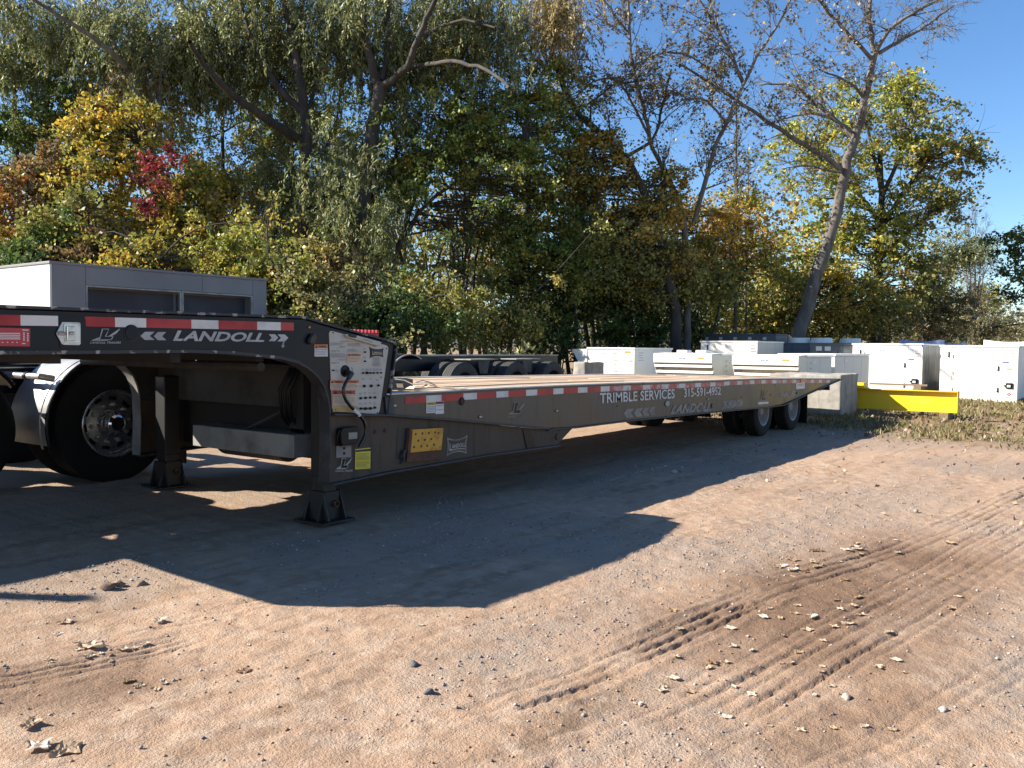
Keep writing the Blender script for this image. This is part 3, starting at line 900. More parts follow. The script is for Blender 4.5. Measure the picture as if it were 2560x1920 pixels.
def truck_diagram(x, y):
    mb = MB()
    dec(mb, [cp(x, y), cp(x + 85, y + 3), cp(x + 85, y + 6), cp(x, y + 3)], PO + .003)
    for a in (4, 24, 40, 70):
        dec(mb, [cp(x + a, y + 4), cp(x + a + 9, y + 4), cp(x + a + 9, y + 12), cp(x + a, y + 12)], PO + .003)
    dec(mb, [cp(x + 58, y - 32), cp(x + 62, y - 32), cp(x + 62, y - 12), cp(x + 58, y - 12)], PO + .003)
    B("diagram_print", mb, print_grey)
for q in ((190, 398), (362, 385), (190, 522)):
    truck_diagram(*q)
def warn(x0, y0, x1, y1, head, hd_mat, body_mat, word, rows, off=PO + .001, txt_mat=print_black):
    pbox("warning_label", x0, y0, x1, y1, hd_mat, off)
    pbox("label_text_area", x0 + 2, y0 + head, x1 - 2, y1 - 2, body_mat, off + .001)
    mb = MB()
    w = x1 - x0
    txt(mb, word, [cp(x0 + .30 * w, y0 + head * .24), cp(x0 + .86 * w, y0 + head * .26), cp(x0 + .86 * w, y0 + head * .80), cp(x0 + .30 * w, y0 + head * .78)], off + .003, bold=.02)
    dec(mb, [cp(x0 + .08 * w, y0 + head * .85), cp(x0 + .15 * w, y0 + head * .18), cp(x0 + .22 * w, y0 + head * .85)], off + .003)
    B("lettering", mb, txt_mat)
    print_lines(x0 + 8, y0 + head + 7, x1 - 8, y1 - 6, rows, off=off + .003, seed=int(x0))
warn(355, 432, 498, 530, 26, label_orange, label_tan, "WARNING", 4)
warn(178, 708, 330, 802, 32, label_orange, label_tan, "WARNING", 4)
warn(332, 706, 478, 802, 32, label_orange, label_tan, "WARNING", 4)
warn(202, 812, 440, 968, 40, label_red, label_tan, "DANGER", 8)
warn(22, 336, 162, 462, 42, label_orange, label_white, "WARNING", 4, off=0.002)
bow_tie([cp(583, 360), cp(737, 375), cp(733, 468), cp(590, 480)], print_black, label_tan, letter_white, off=PO)
q = [cp(583, 360), cp(737, 375), cp(733, 468), cp(590, 480)]
bow_tie([cp(590, 370), cp(730, 384), cp(726, 460), cp(597, 470)], print_black, print_black, label_tan, off=PO + .0035)
# lamp bracket above the panel
P("lamp_bar", MB().prism([W3(cp(*p), .012) for p in ((318, 228), (412, 236), (690, 312), (668, 352), (640, 350), (330, 262))], (0, -0.022, 0)), panel_white, bevel=.004)
mb = MB(); txt(mb, "LANDOLL", [cp(498, 273), cp(592, 300), cp(589, 318), cp(495, 292)], .0362, bold=.01, space=1.1); B("lettering", mb, print_grey)
P("lamp_shade", MB().prism([W3(cp(*p), .034) for p in ((345, 228), (415, 238), (405, 268), (338, 250))], (0, -0.02, 0)), inner_grey, bevel=.003)
# knobs
kn = None
for (a, b_, r_) in [(518, 632, 10), (557, 630, 15), (592, 631, 10), (628, 631, 10), (665, 630, 10), (703, 630, 9), (208, 604, 9), (537, 415, 9), (537, 510, 9), (708, 676, 8),
                    (530, 767, 15), (602, 765, 15), (676, 760, 12), (493, 893, 14), (543, 890, 14), (592, 886, 13), (640, 885, 13), (493, 1000, 14), (543, 1000, 16), (594, 998, 16), (638, 990, 14),
                    (210, 215, 8), (766, 378, 8), (238, 1010, 8), (670, 1045, 8), (640, 350, 8), (337, 258, 8)]:
    x, z = S(*cp(a, b_))
    rr = r_ / 4.146 * 5.9 / FPX
    rusty = (a, b_) in ((238, 1010), (670, 1045), (337, 258), (640, 350))
    small = r_ <= 8
    mb = MB().lathe([(0.0, -0.022 if not small else -0.010), (rr * .8, -0.022 if not small else -.010), (rr, -0.016 if not small else -.008), (rr, -0.009), (rr * .6, -0.0075), (rr * .6, -0.002)], (x, YN, z), 14)
    P("panel_bolt" if small else "control_knob", mb, rust if rusty else knob_m)
for (a, b_, c) in ((557, 600, 631), (493, 594, 1000)):
    x1, z1 = S(*cp(a, c)); x2, z2 = S(*cp(b_, c))
    P("knob_link", MB().tube([(x1, YN - .03, z1), (x2, YN - .03, z2)], .004), knob_m)
for (a, b_) in ((508, 588), (546, 588), (583, 588), (619, 588), (655, 588), (692, 588), (526, 372), (526, 462), (515, 685), (585, 685), (655, 695), (482, 838), (530, 832), (580, 830), (628, 828), (482, 945), (532, 940), (582, 935), (628, 940)):
    print_lines(a, b_, a + 26, b_ + 22, 3, seed=a)
# crank
hx, hz = S(*cp(335, 612))
P("crank_socket", MB().lathe([(0.0, -0.0075), (0.032, -0.0075), (0.034, -0.012), (0.041, -0.012), (0.042, -.002)], (hx, YN, hz), 28), knob_m)
cr = [cp(*p) for p in ((350, 640), (318, 690), (290, 735), (270, 790), (272, 850), (292, 905), (335, 965), (390, 1020), (440, 1070), (478, 1120), (497, 1175), (503, 1230), (492, 1280), (468, 1330), (445, 1370), (432, 1398))]
P("crank_handle", MB().tube([W3(p, .055) for p in cr], 0.0125, 12), crank_m)
P("crank_yoke", MB().tube([W3(cp(352, 618), .01), W3(cp(350, 640), .055), W3(cp(322, 686), .055)], [.018, .021, .016], 10), flange)
P("crank_sticker", MB().tube([W3(cp(*p), .055) for p in ((372, 1004), (398, 1027), (424, 1052), (438, 1068))], 0.0133, 12), label_white)
mb = MB(); dec(mb, [cp(401, 568), cp(404, 566), cp(411, 600), cp(409, 635), cp(402, 655), cp(400, 650), cp(405, 630), cp(407, 600)], PO + .002); B("rotation_arrow", mb, print_black)
# gauge box, stickers, step, reflectors
x1, z1 = S(*cp(248, 1200)); x2, z2 = S(*cp(432, 1362))
P("gauge_box", MB().xz(rounded([(x1, z1), (x2, z1 + .004), (x2, z2 + .008), (x1 + .004, z2)], .03), YN - .055, YN), knob_m, bevel=.004)
gb = MB(); txt(gb, ".", [cp(0, 0)] * 4) if False else None
P("gauge_window", MB().xz([S(*cp(*p)) for p in ((322, 1245), (412, 1240), (410, 1305), (322, 1315))], YN - .0575, YN - .054), screen_m)
P("gauge_bracket", MB().tube([W3(cp(255, 1215), .03), W3(cp(236, 1290), .03), W3(cp(246, 1375), .02), W3(cp(300, 1385), .01)], .006), knob_m)
B("scuffed_sticker", dec(MB(), [cp(250, 1388), cp(405, 1385), cp(405, 1505), cp(248, 1510)], .0025), letter_worn)
mb = MB()
for a, b_ in ((330, 1410), (330, 1465)):
    q = Face((0, 0, 0), (1, 0, 0), (0, 0, 1), (0, -1, 0))
    x, z = S(*cp(a, b_))
    mb.lathe([(0, -.006), (.010, -.006), (.010, -.002)], (x, YN, z), 12)
P("sticker_bolt", mb, knob_m)
B("notice_sticker", dec(MB(), [cp(447, 1422), cp(605, 1405), cp(602, 1622), cp(443, 1632)], .0025), label_yellow)
B("sticker_header", dec(MB(), [cp(449, 1432), cp(604, 1415), cp(604, 1440), cp(449, 1452)], .0035), print_black)
print_lines(456, 1465, 590, 1540, 6, off=.0055, mat=paint("print_olive", (0.24, 0.20, 0.05), .6), seed=3)
print_lines(456, 1550, 590, 1615, 5, off=.0055, mat=MATS["print_olive"], seed=4)
for a, b_ in ((655, 1241), (760, 1229)):
    x, z = S(*cp(a, b_))
    P("plate_bolt", MB().lathe([(0, -.012), (.012, -.010), (.014, -.002), (.014, .0)], (x, YN, z), 12), rust)
B("step_recess_dark", dec(MB(), [(994, 1070), (1028, 1072), (1024, 1150), (990, 1148)], .0012), print_black)  # flat black patch paints the dark of the recess beside the step
mb = MB().xz([S(*p) for p in ((1024, 1073), (1102, 1069), (1097, 1124), (1019, 1131))], YN - .030, YN - .016)
st = P("step_plate", mb, yellow_rust, bevel=.003)
P("step_hinge_plate", MB().xz([S(*p) for p in ((1019, 1131), (1097, 1124), (1100, 1148), (1011, 1156))], YN - .020, YN - .002), rust, bevel=.003)
P("step_edge", MB().xz([S(*p) for p in ((1018, 1070), (1025, 1070), (1019, 1133), (1010, 1150))], YN - .030, YN - .001), rust)
for a, b_ in ((1031, 1085), (1048, 1083), (1064, 1082), (1080, 1080), (1088, 1082), (1038, 1101), (1054, 1099), (1070, 1097), (1027, 1117), (1045, 1115), (1060, 1113.5), (1077, 1111)):
    x, z = S(a, b_)
    P("grip_hole", MB().lathe([(0, -.0325), (.009, -.0325), (.010, -.030)], (x + .004, YN, z), 10), print_black)
P("step_chain", MB().tube([W3((1008, 1125), .02), W3((1002, 1140), .025), W3((1006, 1152), .02), W3((1000, 1158), .01)], .010, 7), inner_grey)
def lamp(a, b_, rx, rz, mat, name="marker_lamp", bez=True):
    x, z = S(a, b_)
    mb = MB()
    for k in range(2):
        n = 18
        pts = [(x + (rx + (.006 if k == 0 else 0)) * math.cos(6.2832 * i / n), z + (rz + (.006 if k == 0 else 0)) * math.sin(6.2832 * i / n)) for i in range(n)]
        mb.mi = k
        mb.xz(pts, YN - (.004 if k == 0 else .011), YN)
    P(name, mb, [flange, mat], bevel=.002)
lamp(985, 1014, .020, .009, clear_lens, "oval_lamp")
lamp(1200, 1042, .020, .009, clear_lens, "oval_lamp")
lamp(1391, 1027, .018, .008, clear_lens, "oval_lamp")
lamp(1928, 987, .020, .008, clear_lens, "oval_lamp")
lamp(1769, 998, .018, .008, clear_lens, "oval_lamp")
lamp(1667, 1009, .055, .032, galv, "filler_cap")
lamp(1991, 982, .014, .014, knob_m, "plug")
lamp(1779.5, 1014.5, .022, .026, rail_m, "round_plug")
lamp(1154, 1003, .030, .030, knob_m, "black_cap")
lamp(1393, 1091, .030, .028, dusty, "round_plug")
lamp(328, 832, .040, .040, black_paint, "round_cap")
lamp(772, 818, .009, .008, amber, "amber_marker")
P("lamp_guard", MB().prism([W3(p, .004) for p in ((777, 833), (783, 836), (779, 857), (768, 858), (768, 848))], (0, -.03, 0)), inner_grey, bevel=.003)
P("lamp_lens", MB().prism([W3(p, .004) for p in ((781, 839), (788, 842), (781, 860), (771, 861))], (0, -.022, 0)), rust, bevel=.003)
P("amber_reflector", MB().xz([S(2001, 948), S(2013, 947.5), S(2013, 954), S(2001, 955)], YN - .010, YN - .002), orange_tag)
def dot(a, b_, r_=.008):
    x, z = S(a, b_)
    P("hole_plug", MB().lathe([(0, -.005), (r_, -.005), (r_, -.001)], (x, YN, z), 10), knob_m)
for q in ((1542.5, 1015.5), (1854, 992.5), (1938, 963)):
    dot(*q)
# small labels on the rail
def rail_label(x0, y0, x1, y1, hy, hmat, word, bot=3, sk=-.04):
    f = lambda a, b_: (a, b_ + sk * (a - x0))
    B("rail_label", dec(MB(), [f(x0, y0), f(x1, y0), f(x1, y1), f(x0, y1)], .0028), label_white)
    B("label_header", dec(MB(), [f(x0 + .6, y0 + .6), f(x1 - .6, y0 + .6), f(x1 - .6, hy), f(x0 + .6, hy)], .0038), hmat)
    mb = MB(); txt(mb, word, [f(x0 + 4, y0 + 1.5), f(x1 - 2, y0 + 1.5), f(x1 - 2, hy - 1), f(x0 + 4, hy - 1)], .0055, bold=.02); B("lettering", mb, print_black)
    mb = MB()
    r_ = random.Random(int(x0))
    for i in range(bot):
        y = hy + 3 + i * (y1 - hy - 4) / bot
        xx = x0 + 2
        while xx < x1 - 3:
            w = min(r_.uniform(2, 6), x1 - 2 - xx)
            dec(mb, [f(xx, y), f(xx + w, y), f(xx + w, y + 1.8), f(xx, y + 1.8)], .0055)
            xx += w + 1.2
    B("fine_print", mb, print_grey)
rail_label(1065, 1005.5, 1087, 1033, 1013.5, label_yellow, "NOTICE", 4)
rail_label(1088, 1003.5, 1109, 1035, 1010.5, label_red, "DANGER", 2)
B("worn_label", dec(MB(), [(1990, 958), (2012, 957), (2012, 971), (1990, 973)], .0028), letter_white)
mb = MB(); txt(mb, "WARNING", [(1993, 960.5), (2007, 960), (2007, 964), (1993, 964.5)], .005); B("lettering", mb, label_red)
mb = MB(); txt(mb, "440B", [(1946, 981), (1990, 976.5), (1986, 992), (1946, 996)], .002, bold=.03, shear=.3); B("lettering", mb, letter_worn)
# latch box and red label at the front
lp = lambda a, b_: (a / 5.267, 740 + b_ / 5.267)
P("latch_door", MB().xz(rounded([S(*lp(770, 275)), S(*lp(1120, 268)), S(*lp(1140, 700)), S(*lp(780, 690))], .02), YN - .004, YN), black_paint)
P("latch_plate", MB().xz([S(*lp(*p)) for p in ((805, 340), (1030, 345), (1050, 360), (1052, 630), (1035, 650), (830, 645), (800, 630), (728, 495))], YN - .010, YN - .0045), stainless, bevel=.002)
P("latch_dish", MB().xz(rounded([S(*lp(*p)) for p in ((820, 370), (1010, 372), (1012, 605), (835, 600))], .012), YN - .014, YN - .0095), alu)
P("latch_paddle", MB().xz(rounded([S(*lp(*p)) for p in ((850, 395), (972, 395), (975, 590), (850, 590))], .006), YN - .018, YN - .0135), stainless, bevel=.002)
P("latch_handle", MB().tube([W3(lp(860, 400), .022), W3(lp(862, 580), .022)], .0035, 8), chrome)
P("latch_lock", MB().tube([W3(lp(900, 490), .018), W3(lp(940, 490), .03)], .009, 10), stainless)
P("latch_lug", MB().tube([W3(lp(760, 490), .012), W3(lp(830, 495), .02)], .010, 8), stainless)
B("red_instruction_label", dec(MB(), [lp(-30, 417), lp(395, 428), lp(392, 665), lp(-30, 659)], .002), label_red)
mb = MB()
for i in range(4):
    y = 485 + i * 24
    dec(mb, [lp(-25, y), lp(262, y + 2), lp(262, y + 14), lp(-25, y + 12)], .0035)
for k, xx in enumerate((300, 350)):
    for i in range(5):
        y = 478 + i * 24 + 8 * k
        dec(mb, [lp(xx, y), lp(xx + 22, y), lp(xx + 22, y + 15), lp(xx, y + 15)], .0035)
dec(mb, [lp(290, 440), lp(370, 443), lp(370, 456), lp(290, 453)], .0035)
for xx in (20, 85, 150, 210):
    dec(mb, [lp(xx, 604), lp(xx + 20, 604), lp(xx + 20, 616), lp(xx, 616)], .0035)
dec(mb, [lp(285, 620), lp(330, 620), lp(330, 632), lp(285, 632)], .0035)
B("label_print", mb, label_white)
B("paint_chip", dec(MB(), [(708, 851), (712, 853), (709, 860), (711, 866), (706, 870), (703, 866), (706, 858)], .002), galv)
# ribbed red cover on the slope behind the panel
wc = holder("winch_cover", TR)
build("cover_body", MB().box(4.42, 4.70, 4.70, 4.95, 1.20, 1.365), red_paint, wc, bevel=.004)
rb = build("cover_rib", MB().box(4.42, 4.437, 4.70, 4.95, 1.365, 1.388), red_paint, wc, bevel=.002)
for i in range(1, 8):
    c = rb.copy(); COL.objects.link(c); c.location.x += i * .037
# landing legs
def leg(y, xc=4.14):
    h = holder("landing_leg", TR, (xc, y, 0))
    g0 = float(gz(xc, y)) + 0.02
    build("outer_tube", MB().box(xc-0.070, xc+0.070, y - .07, y + .07, 0.34, 1.0), leg_m, h, bevel=.008)
    build("inner_tube", MB().box(xc-0.060, xc+0.060, y - .06, y + .06, g0 + .05, 0.36), leg_m, h, bevel=.006)
    ft = MB()
    ft.box(xc-0.155, xc+0.155, y - .155, y + .155, g0, g0 + .014)
    for s in (-.075, .063):
        ft.xz([(xc-0.135, g0 + .014), (xc+0.135, g0 + .014), (xc+0.065, g0 + .215), (xc-0.065, g0 + .215)], y + s, y + s + .012)
    for xx in (xc-0.085, xc+0.073):
        ft.prism([(xx, y - .14, g0 + .014), (xx, y + .14, g0 + .014), (xx, y + .07, g0 + .22), (xx, y - .07, g0 + .22)], (.012, 0, 0))
    build("foot", ft, leg_m, h, bevel=.003)
    build("foot_pin", MB().lathe([(0, .16), (.016, .16), (.018, -.10), (.024, -.10), (.024, .16)], (xc+0.030, y, g0 + .125), 16), rust, h)
for y in (4.68, 6.64):
    leg(y)
# rear axles
def wheel(x, y, out, r=.385, w=.225, parent=TR, rimm=white_rim, tyre=rubber_dusty, zc=None, rimr=.225):
    """out = -1: the dish faces the near side."""
    zc = float(gz(x, y)) + r - .006 if zc is None else zc
    h = holder("wheel", parent, (x, y, zc))
    a = w / 2
    prof = [(rimr - .01, -a * .75), (rimr, -a * .86), (rimr + .03, -a * .94), (rimr + .06, -a), (r - .06, -a * .98), (r - .022, -a * .90), (r - .004, -a * .78)]
    nr = 5
    for i in range(nr):
        c0 = -a * .76 + i * (2 * a * .76) / nr
        c1 = c0 + (2 * a * .76) / nr
        prof += [(r, c0 + .003), (r, c1 - .008)]
        if i < nr - 1:
            prof += [(r - .014, c1 - .006), (r - .014, c1 + .001)]
    prof += [(r - .004, a * .78), (r - .022, a * .9), (r - .06, a * .98), (rimr + .06, a), (rimr + .03, a * .94), (rimr, a * .86), (rimr - .01, a * .75)]
    build("tyre", MB().lathe(prof, (x, y, zc), 56, closed=True), tyre, h)
    s = out
    build("rim", MB().lathe([(rimr + .006, s * a * .90), (rimr - .004, s * a * .93), (rimr - .016, s * a * .86), (rimr - .03, s * a * .5), (rimr - .045, s * a * .1), (rimr - .055, -s * .02), (rimr * .7, -s * .05), (.12, -s * .055), (0, -s * .055)], (x, y, zc), 48), rimm, h)
    build("hub", MB().lathe([(0, s * .075), (.055, s * .075), (.075, s * .06), (.08, s * .0), (.12, -s * .03), (.13, -s * .055)], (x, y, zc), 24), rimm, h)
    n = MB()
    for k in range(10):
        wv = 2 * math.pi * k / 10
        n.lathe([(0, -s * .015), (.014, -s * .015), (.016, -s * .055)], (x + .15 * math.sin(wv), y, zc + .15 * math.cos(wv)), 8)
    build("lug_nut", n, rust, h)["kind"] = "stuff"
    return h
for x in (12.76, 14.12):
    wheel(x, 4.70, -1)
    wheel(x, 5.02, 1)
    wheel(x, 6.46, -1)
    wheel(x, 6.78, 1)
    P("axle", MB().cyl((x, 4.8, .35), (x, 6.7, .35), .06, 14), dark_under)
P("bogie_frame", MB().box(12.0, 14.6, 5.20, 5.30, .45, .66).box(12.0, 14.6, 6.18, 6.28, .45, .66), dark_under)
# ---------------------------------------------------------------- on the trailer deck
st = thing("ratchet_strap", "crumpled tan tie down strap lying on the front corner of the plank deck", "strap", (5.2, 4.75, zdeck(5.2)))
def ribbon(path, w, up=(0, 0, 1), th=0.003):
    P_ = [np.array(p, float) for p in path]
    mb = MB()
    vs, n = [], len(P_)
    for i, p in enumerate(P_):
        t_ = P_[min(i + 1, n - 1)] - P_[max(i - 1, 0)]
        s_ = np.cross(t_, np.array(up, float)); s_ /= np.linalg.norm(s_) + 1e-9
        u_ = np.cross(s_, t_); u_ /= np.linalg.norm(u_) + 1e-9
        for a, b_ in ((-1, 0), (1, 0), (1, 1), (-1, 1)):
            vs.append(p + s_ * a * w / 2 + u_ * b_ * th)
    fs = [(0, 1, 2, 3), tuple(4 * (n - 1) + i for i in (3, 2, 1, 0))]
    for i in range(n - 1):
        for a in range(4):
            b_ = (a + 1) % 4
            fs.append((4 * i + a, 4 * i + 4 + a, 4 * i + 4 + b_, 4 * i + b_))
    return mb.add(vs, fs)
zd = zdeck(4.9) + .008
build("webbing", ribbon([(5.040, 4.95, zd + .05), (5.080, 4.90, zd + .085), (5.130, 4.84, zd + .075), (5.170, 4.79, zd + .045), (5.220, 4.74, zd + .05), (5.280, 4.70, zd + .035), (5.350, 4.64, zd + .012), (5.430, 4.58, zd + .008), (5.520, 4.52, zd + .012)], .075), strap_m, st)
build("webbing", ribbon([(5.060, 4.72, zd + .012), (5.120, 4.74, zd + .03), (5.190, 4.68, zd + .022), (5.260, 4.70, zd + .04), (5.330, 4.62, zd + .02), (5.410, 4.55, zd + .012)], .075), strap_m, st)
build("webbing", ribbon([(5.040, 4.80, zd + .02), (5.090, 4.86, zd + .06), (5.160, 4.90, zd + .03), (5.220, 4.86, zd + .01)], .05), card_m, st)
build("hook", MB().tube([(5.200, 4.78, zd + .06), (5.240, 4.74, zd + .075), (5.290, 4.71, zd + .06), (5.320, 4.66, zd + .03), (5.290, 4.63, zd + .02)], .006, 8), stainless, st)
bd = thing("board_scrap", "dark weathered board scrap propped on the deck beside the tan strap", "board", (5.310, 4.95, zd))
build("board", MB().prism([(5.060, 4.98, zd), (5.380, 4.98, zd), (5.390, 4.985, zd + .075), (5.310, 4.985, zd + .085), (5.080, 4.985, zd + .09)], (0, .022, 0)), card_m, bd, bevel=.002)
sc = build("wood_scrap", MB().box(5.2, 5.5, 5.25, 5.29, zd, zd + .03), timber, None, loc=(5.160, 5.27, zd))
tag(sc, "small broken stick of wood on the deck behind the board scrap", "wood scrap")

# ---------------------------------------------------------------- tractor parked beyond
TY = 7.25
tx = thing("road_tractor", "dark road tractor with polished rear wheel and bright fender parked behind the gooseneck", "truck", (2.6, 8.4, gzf(2.6, 8.4)))
def truck_wheel(x, y, s):
    r = .52
    zc = gzf(x, y) + r - .008
    h = holder("wheel", tx, (x, y, zc))
    a = .13
    prof = [(.275, -a * .8), (.290, -a * .9), (.32, -a * .96), (.40, -a), (.46, -a * .97), (.500, -a * .88), (.518, -a * .78)]
    nr = 6
    for i in range(nr):
        c0 = -a * .76 + i * 2 * a * .76 / nr
        c1 = c0 + 2 * a * .76 / nr
        prof += [(r, c0 + .004), (r, c1 - .010)]
        if i < nr - 1:
            prof += [(r - .018, c1 - .008), (r - .018, c1 + .001)]
    prof += [(.518, a * .78), (.500, a * .88), (.46, a * .97), (.40, a), (.32, a * .96), (.290, a * .9), (.275, a * .8)]
    build("tyre", MB().lathe(prof, (x, y, zc), 64, closed=True), rubber, h)
    lug = MB()
    for k in range(48):
        w = 2 * math.pi * k / 48
        for yy in (s * a * .80, -s * a * .80):
            cx, cz = x + .512 * math.sin(w), zc + .512 * math.cos(w)
            tx_, tz_ = math.cos(w) * .014, -math.sin(w) * .014
            nx_, nz_ = math.sin(w) * .010, math.cos(w) * .010
            lug.prism([(cx - tx_, yy - .02, cz - tz_), (cx + tx_, yy - .02, cz + tz_), (cx + tx_ + nx_, yy - .02, cz + tz_ + nz_), (cx - tx_ + nx_, yy - .02, cz - tz_ + nz_)], (0, .04, 0))
    build("tread_lug", lug, rubber, h)["kind"] = "stuff"
    prof = [(.298, s * .118), (.292, s * .126), (.280, s * .120), (.268, s * .10), (.262, s * .05), (.255, s * .025), (.235, s * .018), (.205, s * .016), (.16, s * .022), (.12, s * .026), (.12, 0)]
    nseg = 80
    build("rim", MB().lathe(prof, (x, y, zc), nseg, skip=lambda i, j: i == 6 and (j % 8) < 4), alu, h, smooth=True)
    build("rim_barrel", MB().lathe([(.262, s * .0), (.25, -s * .1), (.0, -s * .1)], (x, y, zc), 40), dark_under, h)
    for k in range(10):
        w = 2 * math.pi * (k + .3) / 10
        cx, cz = x + .168 * math.sin(w), zc + .168 * math.cos(w)
        o = MB().lathe([(0, s * .062), (.012, s * .060), (.016, s * .030), (.020, s * .022)], (cx, y, cz), 10)
        build("lug_nut", o, stainless, h)
    build("hub_cap", MB().lathe([(0, s * .165), (.060, s * .160), (.078, s * .145), (.085, s * .11), (.10, s * .09), (.112, s * .06), (.118, s * .024)], (x, y, zc), 36), chrome, h)
    return h
for x in (4.02, 2.68):
    truck_wheel(x, TY + .12, -1)
    truck_wheel(x, TY + .46, -1)
    truck_wheel(x, TY + 1.9, 1)
    build("axle", MB().cyl((x, TY + .5, .52), (x, TY + 1.9, .52), .07, 14), dark_under, tx)
def fender(x, y0, y1, a0, a1):
    zc = gzf(x, y0) + .52
    pts = [(x + .60 * math.cos(w), zc + .60 * math.sin(w)) for w in np.linspace(math.radians(a0), math.radians(a1), 26)]
    f = build("fender", MB().strip(pts, y0, y1, .006), fender_m, tx)
    build("fender_edge", MB().tube([(a, y0, b_) for a, b_ in pts], .016, 8), knob_m, f)
    build("fender_rib", MB().strip([(x + .607 * math.cos(w), zc + .607 * math.sin(w)) for w in np.linspace(math.radians(a0 + 3), math.radians(a1 - 3), 22)], y0 + .10, y0 + .13, .006), fender_m, f)
    return f
for x in (4.02, 2.68):
    fender(x, TY - .02, TY + .62, 195, 35)
    build("fender_bracket", MB().tube([(x - .50, TY + .06, .97), (x - .60, TY + .06, .99), (x - .60, TY + 1.0, .99)], .028, 12), stainless, tx)
    build("clamp", MB().lathe([(.034, -.02), (.036, -.02), (.036, .02), (.034, .02)], (x - .60, TY + .30, .99), 14), knob_m, tx)
for y in (TY + .75, TY + 1.55):
    build("frame_rail", MB().box(-2.5, 4.75, y, y + .09, .82, 1.08), black_paint, tx, bevel=.006)
build("rail_edge", MB().box(-.5, 4.7, TY + .735, TY + .749, 1.045, 1.055), stainless, tx)
build("fifth_wheel", MB().box(2.6, 3.6, TY + .7, TY + 1.7, 1.09, 1.17), dark_under, tx, bevel=.03)
build("cross_tube", MB().box(4.60, 4.75, TY + .1, TY + 2.3, .84, 1.0), dark_under, tx, bevel=.01)
build("mudflap", MB().box(4.68, 4.70, TY - .02, TY + .62, .15, .95), knob_m, tx)
build("lower_shadow_box", MB().box(.0, 1.2, TY - .02, TY + .66, .55, 1.14), black_paint, tx, bevel=.02)  # added out of view to shape the shadow at the left
build("upper_shadow_box", MB().box(-.2, 2.42, TY + .03, TY + .72, 1.15, 1.58), black_paint, tx, bevel=.02)  # unseen blocker added to stop sunlight passing under the gooseneck
build("top_shadow_box", MB().box(-.3, .90, TY + .03, TY + .72, 1.581, 2.03), black_paint, tx, bevel=.02)  # unseen, added on top to carry the shadow's edge farther out
build("catwalk", MB().box(-.4, 1.9, TY + .73, TY + 1.75, 1.09, 1.12), galv, tx, bevel=.004)
build("exhaust_stack", MB().cyl((-1.25, 8.62, .9), (-1.25, 8.62, 3.45), .065, 18), chrome, tx)
build("hitch_bracket", MB().box(4.78, 4.86, TY + .2, TY + .3, .5, .9).box(4.75, 4.95, TY + .1, TY + .16, .52, .60), inner_grey, tx)

# ---------------------------------------------------------------- big grey air handler behind
gzv = gzf(9, 15)
AX0, AX1, AY0, AY1, AZ = 7.12, 11.55, 14.85, 18.3, 2.62
au = thing("air_handler", "large grey sheet metal air handler with two dark filter openings behind the gooseneck", "air handler", ((AX0 + AX1) / 2, (AY0 + AY1) / 2, gzv))
def A(name, mb, mat, parent=au, **kw):
    return build(name, mb, mat, parent, **kw)
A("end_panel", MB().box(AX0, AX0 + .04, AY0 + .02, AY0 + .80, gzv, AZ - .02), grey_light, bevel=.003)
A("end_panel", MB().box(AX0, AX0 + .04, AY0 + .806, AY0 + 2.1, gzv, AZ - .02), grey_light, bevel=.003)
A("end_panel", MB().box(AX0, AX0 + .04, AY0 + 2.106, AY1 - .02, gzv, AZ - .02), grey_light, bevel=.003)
A("roof_cap", MB().box(AX0 - .02, AX1 + .02, AY0 - .02, AY1 + .02, AZ - .02, AZ + .025), grey_shaded, bevel=.006)
A("corner_panel", MB().box(AX0 + .041, AX0 + .60, AY0, AY0 + .05, gzv, AZ - .021), grey_shaded, bevel=.003)
A("corner_panel", MB().box(AX1 - .34, AX1, AY0, AY0 + .05, gzv, AZ - .021), grey_shaded, bevel=.003)
A("header_panel", MB().box(AX0 + .606, AX0 + 2.9, AY0, AY0 + .05, AZ - .335, AZ - .021), grey_shaded, bevel=.003)
A("header_panel", MB().box(AX0 + 2.906, AX1 - .346, AY0, AY0 + .05, AZ - .335, AZ - .021), grey_shaded, bevel=.003)
for (a, b_) in ((AX0 + .64, AX0 + 2.42), (AX0 + 2.50, AX1 - .38)):
    fo = holder("filter_opening", au)
    A("filter_screen", MB().box(a, b_, AY0 + .22, AY0 + .24, .9, AZ - .40), filter_m, fo)
    for q in (MB().box(a - .035, b_ + .035, AY0 + .0, AY0 + .05, AZ - .37, AZ - .34), MB().box(a - .035, a, AY0 + .001, AY0 + .05, .9, AZ - .371), MB().box(b_, b_ + .035, AY0 + .001, AY0 + .05, .9, AZ - .371),
              MB().box(a, b_, AY0 - .01, AY0 + .05, 1.80, 1.84)):
        A("frame", q, galv, fo, bevel=.004)
A("side_core", MB().box(AX0 + .05, AX1 - .01, AY0 + .26, AY1 - .03, gzv + .05, AZ - .03), grey_shaded)
A("sill_panel", MB().box(AX0 + .606, AX1 - .346, AY0, AY0 + .05, gzv, 1.25), grey_shaded, bevel=.003)

